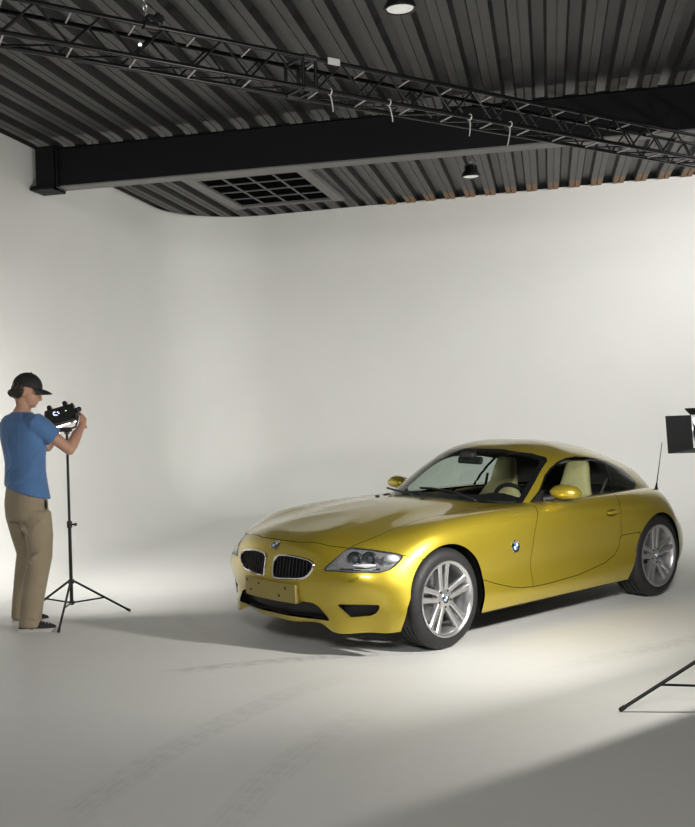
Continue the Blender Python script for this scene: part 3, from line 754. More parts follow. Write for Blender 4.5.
G_in, G_trim = SG.cut(G_side, dlo_fn, -.011)
BPL = [(-2.283, 1.2), (-2.083, .80), (-2.108, .80), (-2.310, 1.2)]
G_bp, G_in = SG.cut(G_in, region(BPL, SIDE))
G_door, G_quart = SG.cut(G_in, region([(-2.297, 1.2), (-2.096, .7), (0, .7), (0, 1.2)], SIDE))
RW = [(-2.30, -.1), (-2.30, .36), (-2.62, .40), (-2.90, .34), (-2.94, -.1)]
rw_fn = region(RW, TOPV)
G_rw, G = SG.cut(G, rw_fn)
roof = SG.panel('roof', G, M_PAINT, CAR, flange=0)
SG.panel('windshield', G_glass, M_GLASS, CAR, flange=0)
SG.panel('windshield_border', G_frit, M_GLOSSBLACK, CAR, flange=0)
for o in SG.panel('window_trim', G_trim+G_bp, M_GLOSSBLACK, CAR, 'each', flange=.01): pass
sw = SG.panel('door_window', G_door, M_GLASS, CAR, 'each', flange=0)
for k in (0, 1): sw[k].parent = doors[k]
SG.panel('quarter_window', G_quart, M_GLASS, CAR, 'each', flange=0)
SG.panel('rear_window', G_rw, M_DARKGLASS, CAR, flange=0)
SG.panel('headliner', G, M_HEADLINER, CAR, flange=0, offset=.022)

# ---- wheels
def make_wheel(wd, name='wheel'):
    L_ = wd/2+.003; h = wd/2
    mb = MB()
    mb.lathe([(.247, L_), (.247, L_-.014), (.228, L_-.03), (.222, 0), (.222, -h+.03), (.243, -h+.008), (.243, -h+.002), (.214, -h+.03), (.214, L_-.07), (.220, L_-.02), (.231, L_-.004), (.241, L_+.001)], 56, 'Y', caps=False)
    n = 56; k = 12
    mb.f += [((k-1)*n+i, (k-1)*n+(i+1) % n, (i+1) % n, i) for i in range(n)]; mb.m += [0]*n
    wl = mb.build(name, M_RIM, None, 30)
    mb = MB(); T = []
    for s in (-1, 1):
        pass
    half = [(.238, h-.012), (.245, h-.004), (.254, h), (.268, h+.002), (.284, h+.001), (.299, h-.004), (.311, h-.013), (.320, h-.024), (.3245, h-.036)]
    prof = [(r, y) for r, y in half]
    ygs = np.linspace(h-.04, -(h-.04), 25)
    gro = [h*.52, h*.17, -h*.17, -h*.52]
    pts = []
    for g in gro: pts += [(.328, g+.008), (.319, g+.006), (.319, g-.006), (.328, g-.008)]
    prof += pts + [(r, -y) for r, y in half[::-1]]
    mb.lathe(prof, 72, 'Y', caps=False); mb.build('tyre', M_RUBBER, wl, 28)
    # sidewall rib
        # five pairs of spokes
    sp = None
    for i in range(5):
        for s in (-1, 1):
            if sp is None or s == -1 and i == 0:
                pass
    meshes = {}
    for s in (-1, 1):
        mb = MB(); rings = []
        for r, off, hw, yo, dp in ((.030, .019, .017, L_-.030, .036), (.060, .0225, .0165, L_-.027, .034), (.100, .0265, .0165, L_-.024, .030), (.150, .031, .0172, L_-.020, .026), (.195, .0345, .0185, L_-.014, .024), (.224, .038, .0235, L_-.010, .022)):
            c = s*off
            rings.append([(c-hw, yo-dp, r), (c-hw, yo-.006, r), (c-hw*.62, yo, r), (c+hw*.62, yo, r), (c+hw, yo-.006, r), (c+hw, yo-dp, r)])
        mb.rings(rings); meshes[s] = mb
    for s in (-1, 1):
        first = None
        for i in range(5):
            if first is None: o = first = meshes[s].build('spoke', M_RIM, wl, 30)
            else: o = inst(first, wl)
            o.rotation_euler = (0, R(72*i+4), 0)
    mb = MB(); mb.lathe([(.001, L_-.024), (.030, L_-.024), (.034, L_-.027), (.060, L_-.028), (.070, L_-.033), (.072, L_-.075), (.001, L_-.075)], 40, 'Y'); mb.build('hub', M_RIM, wl, 30)
    bo = None
    for i in range(5):
        a = R(72*i+36+4)
        if bo is None: mb = MB(); mb.lathe([(.009, -.012), (.009, .001), (.007, .003), (.001, .003)], 12, 'Y'); bo = o = mb.build('bolt', M_DARKMETAL, wl)
        else: o = inst(bo, wl)
        o.location = (.056*math.sin(a), L_-.028, .056*math.cos(a))
    mb = MB(); mb.lathe([(.001, -.03), (.165, -.03), (.168, -.02), (.165, -.012), (.075, -.012), (.073, .01), (.001, .01)], 48, 'Y'); mb.build('brake_disc', M_DISC, wl, 30)
    mb = MB()
    for t in np.linspace(R(-32), R(32), 9): pass
    ringsC = []
    for t in np.linspace(R(-28), R(28), 9):
        ca, sa = math.cos(t), math.sin(t)
        ringsC.append([(ca*r, y, sa*r) for r, y in ((.10, -.055), (.185, -.055), (.19, .0), (.165, .022), (.11, .02))])
    mb.rings(ringsC); o = mb.build('brake_caliper', M_DISC, wl, 30); o.rotation_euler = (0, R(160), 0)
    return wl, L_
def badge(c, n, r, parent, name='roundel', up=Vector((0, 0, 1))):
    n = Vector(n).normalized(); z = n; x = up.cross(z).normalized(); y = z.cross(x)
    Mx = Matrix((x, y, z)).transposed().to_4x4(); Mx.translation = Vector(c)
    mb_ = MB(); mb_.T = Mx; mb_.lathe([(r, -.004), (r, .003), (r*.95, .0045), (r*.001, .0045)], 32); o = mb_.build(name, M_GLOSSBLACK, parent)
    mb_ = MB(); mb_.T = Mx; mb_.tube([(r*math.cos(t), r*math.sin(t), .003) for t in np.linspace(0, 2*math.pi, 32, endpoint=False)], r*.06, 6, closed=True)
    mb_.tube([(r*.6*math.cos(t), r*.6*math.sin(t), .0046) for t in np.linspace(0, 2*math.pi, 32, endpoint=False)], r*.035, 6, closed=True); mb_.build('chrome_ring', M_CHROME, o)
    for q in range(4):
        mb_ = MB(); mb_.T = Mx; a = q*math.pi/2
        mb_.prism([(0, 0)]+[(r*.57*math.cos(a+t), r*.57*math.sin(a+t)) for t in np.linspace(0, math.pi/2, 9)], .0015, Matrix.Translation((0, 0, .0042)))
        mb_.build('quadrant', M_WHITE if q % 2 == 0 else M_BLUE, o)
    for ch, ang in (('B', 128), ('M', 90), ('W', 52)):
        cu = bpy.data.curves.new('letter', 'FONT'); cu.body = ch; cu.size = r*.42; cu.align_x = 'CENTER'; cu.align_y = 'CENTER'; cu.extrude = .0004
        to = bpy.data.objects.new('tmp', cu); me = bpy.data.meshes.new_from_object(to); bpy.data.objects.remove(to)
        me.name = 'letter'; me.materials.append(M_WHITE); lo = bpy.data.objects.new('letter', me); COL.objects.link(lo); lo.parent = o
        a = R(ang); lo.matrix_local = Mx @ Matrix.Translation((r*.79*math.cos(a), r*.79*math.sin(a), .0052)) @ Matrix.Rotation(a-math.pi/2, 4, 'Z')
    return o
for wd, x, yc in ((.225, 0., .731), (.255, -2.497, .737)):
    wl, L_ = make_wheel(wd)
    badge((0, L_-.023, 0), (0, 1, 0), .030, wl, 'hub_cap')
    wl.parent = CAR; wl.location = (x, yc, .328)
    w2 = copy_tree(wl, CAR); w2.location = (x, -yc, .328); w2.rotation_euler = (0, 0, math.pi)
# wheel wells and underbody
for x, cz, r, y0 in ((.01, .338, .362, .43), (-2.49, .327, .362, .45)):
    for sy in (-1, 1):
        mb = MB(); ts = np.linspace(R(-24), R(204) if x > -1 else R(184), 30)
        V = [(x+r*math.cos(t), sy*y, cz+r*math.sin(t)) for y in (y0, .838) for t in ts]; n = len(ts)
        mb.add(V, [(i, i+1, n+i+1, n+i) for i in range(n-1)]); mb.add(V[:n], [tuple(range(n))])
        mb.build('wheel_liner', M_BLACK, CAR, 30)
mb = MB(); mb.box((-1.2, 0, .215), (3.3, .86, .10)); mb.box((-1.20, 0, .215), (1.64, 1.62, .09)); mb.box((.49, 0, .225), (.24, .86, .05)); mb.box((-2.98, 0, .30), (.3, 1.2, .10)); mb.box((.42,0,.4),(.1,.86,.36)); mb.build('underbody', M_BLACK, CAR, 0)

# ---- plate bracket, roundels, mirrors, handles, small fittings
mb = MB(); rows = []
for z, dx in ((.333, .004), (.345, .012), (.44, .012), (.452, .004)):
    rows.append([(z, dx)])
ringsP = []
ysP = np.linspace(-.26, .26, 15)
front = lambda y, z: .818-.30*y*y - .04*(.45-z)
V = []
for z in (.331, .452):
    for y in ysP: V.append((front(y, z), y, z))
    for y in ysP: V.append((front(y, z)-.055, y, z))
n = 15; Fp = []
for i in range(n-1): Fp += [(i, i+1, 2*n+i+1, 2*n+i), (n+i+1, n+i, 3*n+i, 3*n+i+1), (i+1, i, n+i, n+i+1), (2*n+i, 2*n+i+1, 3*n+i+1, 3*n+i)]
Fp += [(0, n, 3*n, 2*n), (n-1, 3*n-1, 4*n-1, 2*n-1)]
Fp[-1] = (n-1, 2*n-1, 4*n-1, 3*n-1)
mb.add(V, Fp); plate = mb.build('plate_bracket', mat('tan_bracket', (.34, .27, .07), .4, .4, coat=.5), CAR, 30)
for y, z in ((-.235, .432), (-.19, .372), (-.09, .425), (.115, .368), (.175, .422)):
    mb = MB(); mb.cyl((front(y, z)-.01, y, z), (front(y, z)+.0012, y, z), .0095, n=12); mb.build('screw_hole', M_BLACK, plate)
badge((.733, 0, .680), (.62, 0, .78), .036, CAR, up=Vector((-.78, 0, .62)))
for sy in (-1, 1): badge((-.673, sy*.868, .598), (0, sy*1, .02), .041, CAR)
for sy in (-1, 1):
    mb = MB(); c = Vector((-1.305, sy*.842, .922)); rings = []
    for t, sc in ((-1, .05), (-.96, .42), (-.85, .68), (-.6, .9), (-.2, 1), (.2, 1.0), (.55, .92), (.8, .72), (.94, .45), (1, .06)):
        ring = []
        for j in range(20):
            a = 2*math.pi*j/20; ex = .08 if math.cos(a) > 0 else .055
            ring.append((c.x+ex*sc*math.cos(a)-.02*t, c.y+sy*.108*t, c.z+.056*sc*math.sin(a)*(1 if math.sin(a) > 0 else .9)-.008*t*t))
        rings.append(ring)
    mb.rings(rings); mo = mb.build('side_mirror', M_PAINT, CAR, 60)
    mb = MB(); mb.tube([(-1.285, sy*.79, .892), (-1.26, sy*.75, .877), (-1.235, sy*.70, .868)], [.022, .026, .034], 10); mb.build('mirror_arm', M_BLACK, mo)
    mb = MB(); mb.ball((c.x-.052, c.y, c.z-.002), (.012, .09, .045), 18, 10); mb.build('mirror_face', M_MIRROR, mo)
    mb = MB(); mb.add([(-1.10, sy*.676, .857), (-1.24, sy*.690, .857), (-1.25, sy*.668, .93), (-1.235, sy*.668, .935)], [(0, 1, 2, 3)]); 
    mb.add([(-1.10, sy*.69, .857), (-1.24, sy*.704, .857), (-1.25, sy*.682, .93), (-1.235, sy*.682, .935)], [(0, 1, 2, 3)]); mb.build('mirror_sail', M_BLACK, mo, 0)
    dk = doors[0] if sy == 1 else doors[1]
    mb = MB(); rings = []
    for t in np.linspace(-1, 1, 11):
        q = math.sqrt(max(1-t*t, .02)); rings.append([(-1.838+.077*t, sy*(.871+.009*math.cos(a)*q), .724+.031*q*math.sin(a)) for a in np.linspace(0, 2*math.pi, 14, endpoint=False)])
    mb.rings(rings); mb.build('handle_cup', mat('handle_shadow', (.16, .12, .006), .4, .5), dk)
    mb = MB(); mb.tube([(-1.768, sy*.878, .731), (-1.79, sy*.893, .7325), (-1.838, sy*.898, .733), (-1.885, sy*.895, .731), (-1.91, sy*.881, .728)], [.008, .0115, .0125, .0115, .008], 10); mb.build('door_handle', M_PAINT, dk)
for p, q in (((-.555, .131, .889), .02), ((-.60, -.38, .880), .02)):
    mb = MB(); mb.box(p, (.028, .034, .014), bev=.005); mb.build('washer_nozzle', M_BLACK, hood, 0)
mb = MB(); mb.tube([(-2.79, .68, .822), (-2.795, .679, .848), (-2.81, .675, .88)], [.017, .010, .0055], 10); ant = mb.build('antenna', M_BLACK, CAR)
mb = MB(); mb.tube([(-2.81, .675, .88), (-2.90, .65, 1.04), (-2.995, .622, 1.205)], [.0045, .0035, .003], 8); mb.build('antenna_rod', M_BLACK, ant)
for a in ([(-.70, .50, .893), (-.80, .25, .925), (-.80, 0, .945), (-.78, -.10, .945)], [(-.685, -.10, .905), (-.745, -.30, .915), (-.85, -.52, .92)]):
    mb = MB(); mb.tube(a, .008, 8); mb.tube([(x_-.012, y_, z_-.006) for x_, y_, z_ in a], .006, 6); mb.build('wiper', M_BLACK, CAR)
mb = MB(); mb.cyl((.622, .660, .523), (.632, .672, .523), .008); mb.build('washer_jet_cover', M_PAINT, bumper)

# ---- cabin
mb = MB()
ringsD = []
for y in np.linspace(-.62, .62, 13):
    f = 1-.25*abs(y/.62)**3; hump = .035*math.exp(-((y-.36)/.15)**2)
    ringsD.append([(-.84-.16*abs(y/.62)**2, y, .55), (-.84-.16*abs(y/.62)**2, y, .865), (-.98-.1*abs(y/.62)**2, y, .878+hump*.5), (-1.14, y, .872+hump), (-1.21, y, .84+hump), (-1.22, y, .74), (-1.14, y, .55)])
mb.rings(ringsD); mb.build('dashboard', M_INTERIOR, CAR, 40)
mb = MB(); c = Vector((-1.335, .36, .785)); ax = Vector((-.93, 0, .36)).normalized(); qx = ax.to_track_quat('Z', 'Y').to_matrix().to_4x4()
mb.T = Matrix.Translation(c) @ qx
mb.tube([(.183*math.cos(t), .183*math.sin(t), 0) for t in np.linspace(0, 2*math.pi, 40, endpoint=False)], .0165, 10, closed=True)
mb.lathe([(.001, .012), (.05, .008), (.062, -.01), (.05, -.04), (.03, -.14)], 20)
for a in (R(-90), R(0), R(180)):
    mb.box((.11*math.cos(a+math.pi/2*0), .11*math.sin(a), -.008), (.15, .045, .014), Matrix.Rotation(a, 3, 'Z'))
mb.build('steering_wheel', M_INTERIOR, CAR, 40)
def seat(y):
    s = empty('seat', (0, 0, 0)); s.parent = CAR
    mb_ = MB(); rings = []
    for z, hw, d in ((.36, .22, .09), (.5, .245, .085), (.65, .25, .075), (.76, .225, .065), (.84, .165, .058), (.90, .132, .052), (.96, .118, .05), (1.03, .106, .048), (1.075, .092, .042), (1.098, .072, .03), (1.105, .05, .012)):
        xx = -1.99-(z-.36)*.24
        rings.append([(xx+d*math.copysign(abs(math.cos(a))**.6, math.cos(a)) + (.03*abs(math.sin(a))**3 if z < .85 else 0), y+hw*math.copysign(abs(math.sin(a))**.75, math.sin(a)), z) for a in np.linspace(0, 2*math.pi, 24, endpoint=False)])
    mb_.rings(rings); mb_.build('backrest', M_SEAT, s, 50)
    mb_ = MB(); rings = []
    for xx, hw, z1 in ((-1.50, .20, .42), (-1.53, .235, .455), (-1.70, .25, .455), (-1.9, .25, .44), (-2.05, .23, .42)):
        rings.append([(xx, y+hw*math.copysign(abs(math.cos(a))**.6, math.cos(a)), .36+(z1-.36)*math.copysign(abs(math.sin(a))**.6, math.sin(a))) for a in np.linspace(0, 2*math.pi, 20, endpoint=False)])
    mb_.rings(rings); mb_.build('cushion', M_SEAT, s, 50)
    return s
seat(.36); seat(-.36)
mb = MB(); mb.box((-1.7, 0, .27), (1.9, 1.5, .03)); mb.box((-1.75, 0, .40), (1.2, .22, .26)); mb.box((-2.36, 0, .54), (.06, 1.36, .52)); mb.box((-2.66, 0, .80), (.6, 1.15, .02)); mb.build('cabin_floor', M_INTERIOR, CAR, 0)
mb = MB(); mb.box((-1.255, .0, 1.135), (.03, .22, .062), Matrix.Rotation(R(-18), 3, 'Y') @ Matrix.Rotation(R(8), 3, 'Z'), bev=.012); mb.tube([(-1.25, 0, 1.14), (-1.22, 0, 1.165)], .012, 8); mb.box((-1.235, .0, 1.175), (.06, .13, .05), bev=.012); rv = mb.build('rear_view_mirror', M_INTERIOR, CAR)
mb = MB(); mb.box((-1.2745, .0, 1.129), (.002, .195, .045), Matrix.Rotation(R(-18), 3, 'Y') @ Matrix.Rotation(R(8), 3, 'Z')); mb.build('mirror_face', M_MIRROR, rv, 0)
# belts of the two seats
for y, sx in ((.36, 1), (-.36, -1)):
    mb = MB(); mb.tube([(-2.2, y+sx*.24, .95), (-2.12, y+sx*.215, .80), (-2.04, y+sx*.22, .55)], .012, 6); mb.build('seat_belt', M_BLACK, CAR)

# ================================================================== light stands and lamps
M_STAND = mat('black_stand', (.015, .015, .016), .4, .2)
def light_stand(C, a0, rad, top, label):
    e = empty('light_stand', (C[0], C[1], 0), 0, label, 'light stand')
    mb_ = MB(); mb_.cyl((0, 0, .11), (0, 0, .74), .0135, n=14); mb_.build('lower_pole', M_STAND, e)
    mb_ = MB(); mb_.cyl((0, 0, .70), (0, 0, top), .0105, n=14); mb_.build('upper_pole', M_STAND, e)
    mb_ = MB(); mb_.cyl((0, 0, .705), (0, 0, .755), .020, n=14); mb_.cyl((0, 0, .73), (.045, 0, .73), .007, n=8); mb_.ball((.05, 0, .73), .013); mb_.build('collar', M_BLACK, e)
    mb_ = MB(); mb_.cyl((0, 0, .275), (0, 0, .305), .024, n=14); mb_.cyl((0, 0, .115), (0, 0, .140), .022, n=14); mb_.build('hub', M_BLACK, e)
    for k in range(3):
        a = a0 + k*2*math.pi/3; d = Vector((math.cos(a), math.sin(a), 0))
        f = d*rad + Vector((0, 0, .011)); h = d*.024 + Vector((0, 0, .29)); m_ = h.lerp(f, .55)
        mb_ = MB(); mb_.cyl(h, f, .0092, n=10); lg = mb_.build('leg', M_STAND, e)
        mb_ = MB(); mb_.cyl(f.lerp(h, .05), f-(h-f).normalized()*.004, .0115, n=10); mb_.ball(f, .0115); mb_.build('rubber_foot', M_RUBBER, lg)
        mb_ = MB(); mb_.cyl(d*.02 + Vector((0, 0, .127)), m_, .0065, n=8); mb_.build('strut', M_STAND, e)
    return e
light_stand((-3.575, 7.073), R(44.6), .468, 1.475, 'black tripod light stand in front of the man in the blue shirt')
light_stand((.77, 5.50), R(-168.7), .459, 1.34, 'black tripod light stand carrying the barn-door lamp beside the coupe')

# panel lamp with a lit display, seen from behind
led = empty('panel_lamp', (-3.575, 7.073, 1.46), YAW, 'black panel lamp with glowing display that the man is adjusting', 'studio lamp')
RL = Matrix.Rotation(R(-14.5), 3, 'Y') @ Matrix.Rotation(R(-20), 3, 'X')
cl = Vector((-.045, 0, .105))
def lp(x, y, z): return cl + RL @ Vector((x, y, z))
mb = MB(); mb.box(cl, (.225, .085, .125), RL, bev=.012); mb.build('lamp_housing', M_BLACK, led, 0)
mb = MB(); mb.box(lp(0, .046, 0), (.215, .012, .118), RL); mb.build('lamp_front', mat('diffuser', (.8, .8, .8), .5, emit=(1, .98, .94), estr=6), led, 0)
for x in (-.068, .056):
    mb = MB(); mb.box(lp(x, -.012, .078), (.034, .05, .042), RL, bev=.008); mb.build('hinge_block', M_BLACK, led, 0)
mb = MB(); mb.box(lp(-.106, 0, -.005), (.02, .075, .085), RL, bev=.006); mb.box(lp(.110, .0, .01), (.018, .075, .115), RL, bev=.006); mb.build('side_cheek', M_BLACK, led, 0)
M_SCREEN = mat('display_glow', (.1, .1, .2), .2, emit=(.62, .68, 1.0), estr=2.2)
mb = MB(); mb.box(lp(-.018, -.0435, .012), (.062, .003, .046), RL); sc = mb.build('display', M_GLOSSBLACK, led, 0)
mb = MB()
for j, t in enumerate(np.linspace(R(40), R(300), 12)): pass
mb.tube([lp(-.030+.011*math.cos(t), -.0455, .013+.013*math.sin(t)) for t in np.linspace(R(50), R(310), 12)], .0035, 6)
mb.ball(lp(-.006, -.0455, .019), .0055, 8, 6); mb.ball(lp(.002, -.0455, .006), .0045, 8, 6); mb.ball(lp(-.016, -.0455, -.004), .0045, 8, 6); mb.build('display_mark', M_SCREEN, sc)
mb = MB(); mb.ball(lp(.058, -.0445, .012), .0045, 8, 6); mb.build('status_light', mat('green_led', (.1, .3, .1), .3, emit=(.6, 1, .5), estr=2), led)
mb = MB(); mb.cyl(lp(.118, 0, .01), lp(.150, 0, .012), .018, n=14); mb.ball(lp(.15, 0, .012), .02, 12, 8); mb.build('tilt_knob', M_BLACK, led)
mb = MB(); mb.tube([lp(.135, -.005, .02), lp(.150, -.03, -.01), lp(.158, -.05, -.065), lp(.163, -.055, -.095)], [.007, .007, .006, .005], 8); mb.build('locking_lever', M_STEEL, led)
mb = MB(); mb.tube([lp(-.122, 0, 0), lp(-.125, 0, -.05), (-.07, 0, .006), (0, 0, -.002), (.07, 0, .02), lp(.132, 0, -.045), lp(.128, 0, .01)], .0085, 8); mb.build('yoke', M_BLACK, led)
mb = MB(); mb.cyl((0, 0, -.035), (0, 0, .012), .021, n=14); mb.box((-.005, -.02, .0), (.10, .03, .035), bev=.008); mb.box((.055, .01, -.03), (.035, .02, .04), Matrix.Rotation(R(35), 3, 'Y'), bev=.006); mb.build('stand_socket', M_BLACK, led, 30)

# barn-door lamp facing the coupe
bd_ax = AX_R.copy()
blx = bd_ax.cross(Vector((0, 0, 1))).normalized(); blz = blx.cross(bd_ax).normalized()
bl = empty('barn_door_lamp', LAMP_R, 0, 'black studio lamp with open barn doors on the stand beside the coupe', 'studio lamp')
bl.rotation_euler = Matrix((blx, bd_ax, blz)).transposed().to_euler()
mb = MB(); mb.box((0, -.06, 0), (.15, .20, .17), bev=.02); mb.build('lamp_housing', M_BLACK, bl, 30)
mb = MB(); mb.lathe([(.066, .038), (.070, .046), (.064, .046), (.05, .040), (.001, .040)], 28, 'Y'); mb.build('reflector', M_STEEL, bl)
def flap(name, *pts):
    P = [Vector(p_) for p_ in pts]; nn = (P[1]-P[0]).cross(P[-1]-P[0]).normalized()*.0025; k = len(P)
    mb_ = MB(); mb_.add([p_+nn for p_ in P]+[p_-nn for p_ in P], [tuple(range(k)), tuple(range(2*k-1, k-1, -1))]+[(i_, k+i_, k+(i_+1) % k, (i_+1) % k) for i_ in range(k)]); mb_.build(name, M_BLACK, bl, 0)
flap('barn_door', (-.075, .04, -.085), (-.158, .13, -.100), (-.158, .13, .088), (-.075, .04, .085))
flap('barn_door', (.075, .04, -.085), (.16, .12, -.095), (.16, .12, .095), (.075, .04, .085))
flap('barn_door', (-.075, .04, .085), (-.03, .10, .12), (.10, .10, .12), (.075, .04, .085))
flap('barn_door', (-.075, .04, -.085), (-.158, .13, -.100), (.16, .128, -.110), (.075, .04, -.085))
mb = MB(); mb.tube([(-.085, -.03, 0), (-.085, -.03, -.10), (-.04, -.03, -.125), (.04, -.03, -.125), (.085, -.03, -.10), (.085, -.03, 0)], .008, 8); mb.build('yoke', M_BLACK, bl)
mb = MB(); mb.cyl((0, -.0, -.18), (0, -.02, -.11), .018, n=12); mb.build('stand_socket', M_BLACK, bl)
mb = MB(); mb.cyl((-.085, -.03, 0), (-.11, -.03, 0), .016, n=12); mb.build('tilt_knob', M_BLACK, bl)

# ================================================================== the man adjusting the lamp
man = empty('person', (-3.676, 6.689, 0), YAW, 'man in blue t-shirt, khaki trousers and black cap reaching to a lamp', 'person')
M_SKIN = mat('skin', (.52, .29, .195), .5, noise=.06, nscale=12)
M_SHIRT = mat('blue_cotton', (.085, .19, .40), .85, noise=.10, nscale=6, bump=.25, bscale=14, sheen=.2)
M_KHAKI = mat('khaki_cotton', (.32, .26, .175), .85, noise=.08, nscale=7, bump=.30, bscale=12, sheen=.15)
M_CAP = mat('black_cap', (.016, .016, .017), .7, bump=.1, bscale=90)
M_HAIR = mat('dark_hair', (.022, .016, .012), .5, bump=.6, bscale=45)
M_SHOE = mat('black_canvas', (.018, .018, .018), .7)
M_SOLE = mat('white_sole', (.55, .53, .49), .6)
PHI = R(46)
fT = Vector((math.cos(PHI), math.sin(PHI), 0)); rT = Vector((math.sin(PHI), -math.cos(PHI), 0)); uZ = Vector((0, 0, 1))
def oring(c, a, b_, n=24, pw=.9, x=rT, y=fT):
    c = Vector(c)
    return [c + x*(a*math.copysign(abs(math.cos(t))**pw, math.cos(t))) + y*(b_*math.copysign(abs(math.sin(t))**pw, math.sin(t))) for t in np.linspace(0, 2*math.pi, n, endpoint=False)]
TC = Vector((-.072, .10, 0))
# shirt
mb = MB(); rings = []
for z, du, a, b_ in ((.965, .015, .192, .150), (1.0, .012, .190, .146), (1.08, .008, .184, .136), (1.17, .004, .180, .128), (1.27, 0, .192, .130), (1.38, -.004, .219, .134), (1.47, -.014, .226, .128), (1.525, -.020, .214, .114), (1.565, -.022, .172, .096), (1.590, -.012, .105, .080), (1.605, -.012, .078, .070)):
    rr_ = oring(TC + Vector((du, 0, z)), a, b_)
    k = max(0, 1-(z-.965)/.45)
    rr_ = [p + Vector((0, 0, -.30*k*(p.x-TC.x) + .045*k)) for p in rr_]
    rings.append(rr_)
mb.rings(rings)
SH_R = TC + rT*.180 + Vector((-.005, 0, 1.515)); EL_R = Vector((.276, .035, 1.318)); WR_R = Vector((.336, .215, 1.482))
SH_L = TC - rT*.180 + Vector((0, 0, 1.515)); EL_L = Vector((.02, .47, 1.33)); WR_L = Vector((.12, .44, 1.50))
def taper(p, q, r0, r1, n=6): return [Vector(p).lerp(Vector(q), t) for t in np.linspace(0, 1, n)], list(np.linspace(r0, r1, n))
for s_, e_ in ((SH_R, EL_R), (SH_L, EL_L)):
    en = s_.lerp(e_, .55); mb.tube([s_.lerp(TC+uZ*1.49, .35), s_, s_.lerp(e_, .2), s_.lerp(e_, .38), en], [.075, .082, .080, .074, .076], 18)
def onT(t, z, k=1.0):
    a_ = np.interp(z, [.965, 1.08, 1.17, 1.27, 1.38, 1.47], [.192, .184, .180, .192, .213, .214])*k; b2 = np.interp(z, [.965, 1.08, 1.17, 1.27, 1.38, 1.47], [.150, .136, .128, .130, .134, .126])*k
    q_ = TC + rT*(a_*math.cos(R(t))) + fT*(b2*math.sin(R(t))) + uZ*z
    k2 = max(0, 1-(z-.965)/.45); return q_ + uZ*(-.30*k2*(q_.x-TC.x)+.045*k2)
for (t0, z0), (t1, z1), r_ in (((25, 1.40), (-45, 1.13), .016), ((15, 1.28), (-60, 1.04), .015), ((30, 1.16), (-35, 1.00), .013), ((-95, 1.47), (-78, 1.16), .017), ((-60, 1.20), (-115, 1.06), .014), ((-50, 1.44), (-66, 1.24), .013), ((-30, 1.09), (-95, .99), .013), ((5, 1.45), (-22, 1.30), .014)):
    mb.tube([onT(t0+(t1-t0)*q_, z0+(z1-z0)*q_+.02*math.sin(q_*3.1), .985) for q_ in np.linspace(0, 1, 9)], [r_*(.25+.75*math.sin(math.pi*q_)) for q_ in np.linspace(0, 1, 9)], 8)
mb.build('t_shirt', M_SHIRT, man, 0, remesh=.009, smoothit=4)
# trousers
mb = MB(); rings = []
for z, du, a, b_ in ((1.06, 0, .168, .120), (1.0, .002, .178, .130), (.93, .002, .186, .140), (.86, .004, .184, .140), (.80, .006, .172, .125)):
    rings.append(oring(TC + Vector((du, 0, z)), a, b_))
mb.rings(rings)
HIP_R = TC + rT*.088 + Vector((.030, 0, .86)); HIP_L = TC - rT*.088 + Vector((.0, 0, .86))
mb.tube([HIP_R, HIP_R.lerp(Vector((.055, .0, .52)), .5), Vector((.045, -.005, .54)), Vector((.02, -.02, .40)), Vector((-.012, -.035, .22)), Vector((-.028, -.04, .10)), Vector((-.030, -.04, .032))], [.106, .104, .092, .087, .084, .082, .086], 20)
mb.tube([HIP_L, HIP_L.lerp(Vector((-.085, .22, .52)), .5), Vector((-.092, .22, .54)), Vector((-.118, .24, .40)), Vector((-.146, .255, .22)), Vector((-.160, .26, .10)), Vector((-.162, .26, .032))], [.112, .104, .090, .086, .083, .082, .085], 20)
# loose cloth folds at the seat, knees and hems
for c, d, r_ in (((-.10, .02, .80), (-.02, -.06, .70), .03), ((-.03, -.10, .50), (.07, -.10, .58), .022), ((-.09, -.09, .14), (.03, -.12, .10), .016), ((-.10, -.07, .06), (.03, -.11, .045), .016), ((.02, -.085, .76), (.12, -.02, .84), .02)):
    mb.tube([Vector(c), Vector(c).lerp(Vector(d), .5)+Vector((0, -.006, 0)), Vector(d)], [r_*.4, r_, r_*.4], 8)
mb.build('trousers', M_KHAKI, man, 0, remesh=.010, smoothit=4)
mb = MB(); p = TC + rT*.172 + fT*.050 + Vector((.012, -.006, .918)); mb.ball(p, (.010, .018, .036), 10, 8); mb.build('pocket_opening', M_BLACK, man)
# skin: neck, head, arms and hands in one surface
HF = Vector((math.cos(R(4)), math.sin(R(4)), 0)); HR = Vector((math.sin(R(4)), -math.cos(R(4)), 0))
qh = Quaternion(HR, R(-16)); hf = qh @ HF; hu_ = qh @ uZ
HC_ = Vector((-.026, .085, 1.765))
def hp_(f, s, u_): return HC_ + hf*f + HR*s + hu_*u_
HM = Matrix((hf, HR, hu_)).transposed()
mb = MB()
mb.ball(hp_(-.008, 0, .012), (.096, .075, .098), 24, 16, HM)
mb.ball(hp_(.025, 0, -.045), (.062, .060, .075), 20, 14, HM)
mb.ball(hp_(.040, 0, -.088), (.046, .046, .036), 18, 12, HM)
mb.ball(hp_(.066, 0, -.100), (.020, .024, .018), 12, 8, HM)          # chin
mb.tube([hp_(.080, 0, .010), hp_(.097, 0, -.022), hp_(.107, 0, -.044), hp_(.088, 0, -.056)], [.010, .012, .014, .012], 10)   # nose
mb.ball(hp_(.084, 0, -.070), (.012, .024, .008), 12, 8, HM); mb.ball(hp_(.081, 0, -.080), (.012, .021, .007), 12, 8, HM)     # lips
mb.ball(hp_(.078, 0, .012), (.016, .046, .010), 12, 8, HM)           # brow
for s in (-1, 1): mb.ball(hp_(-.012, s*.077, -.028), (.017, .009, .030), 12, 8, HM)
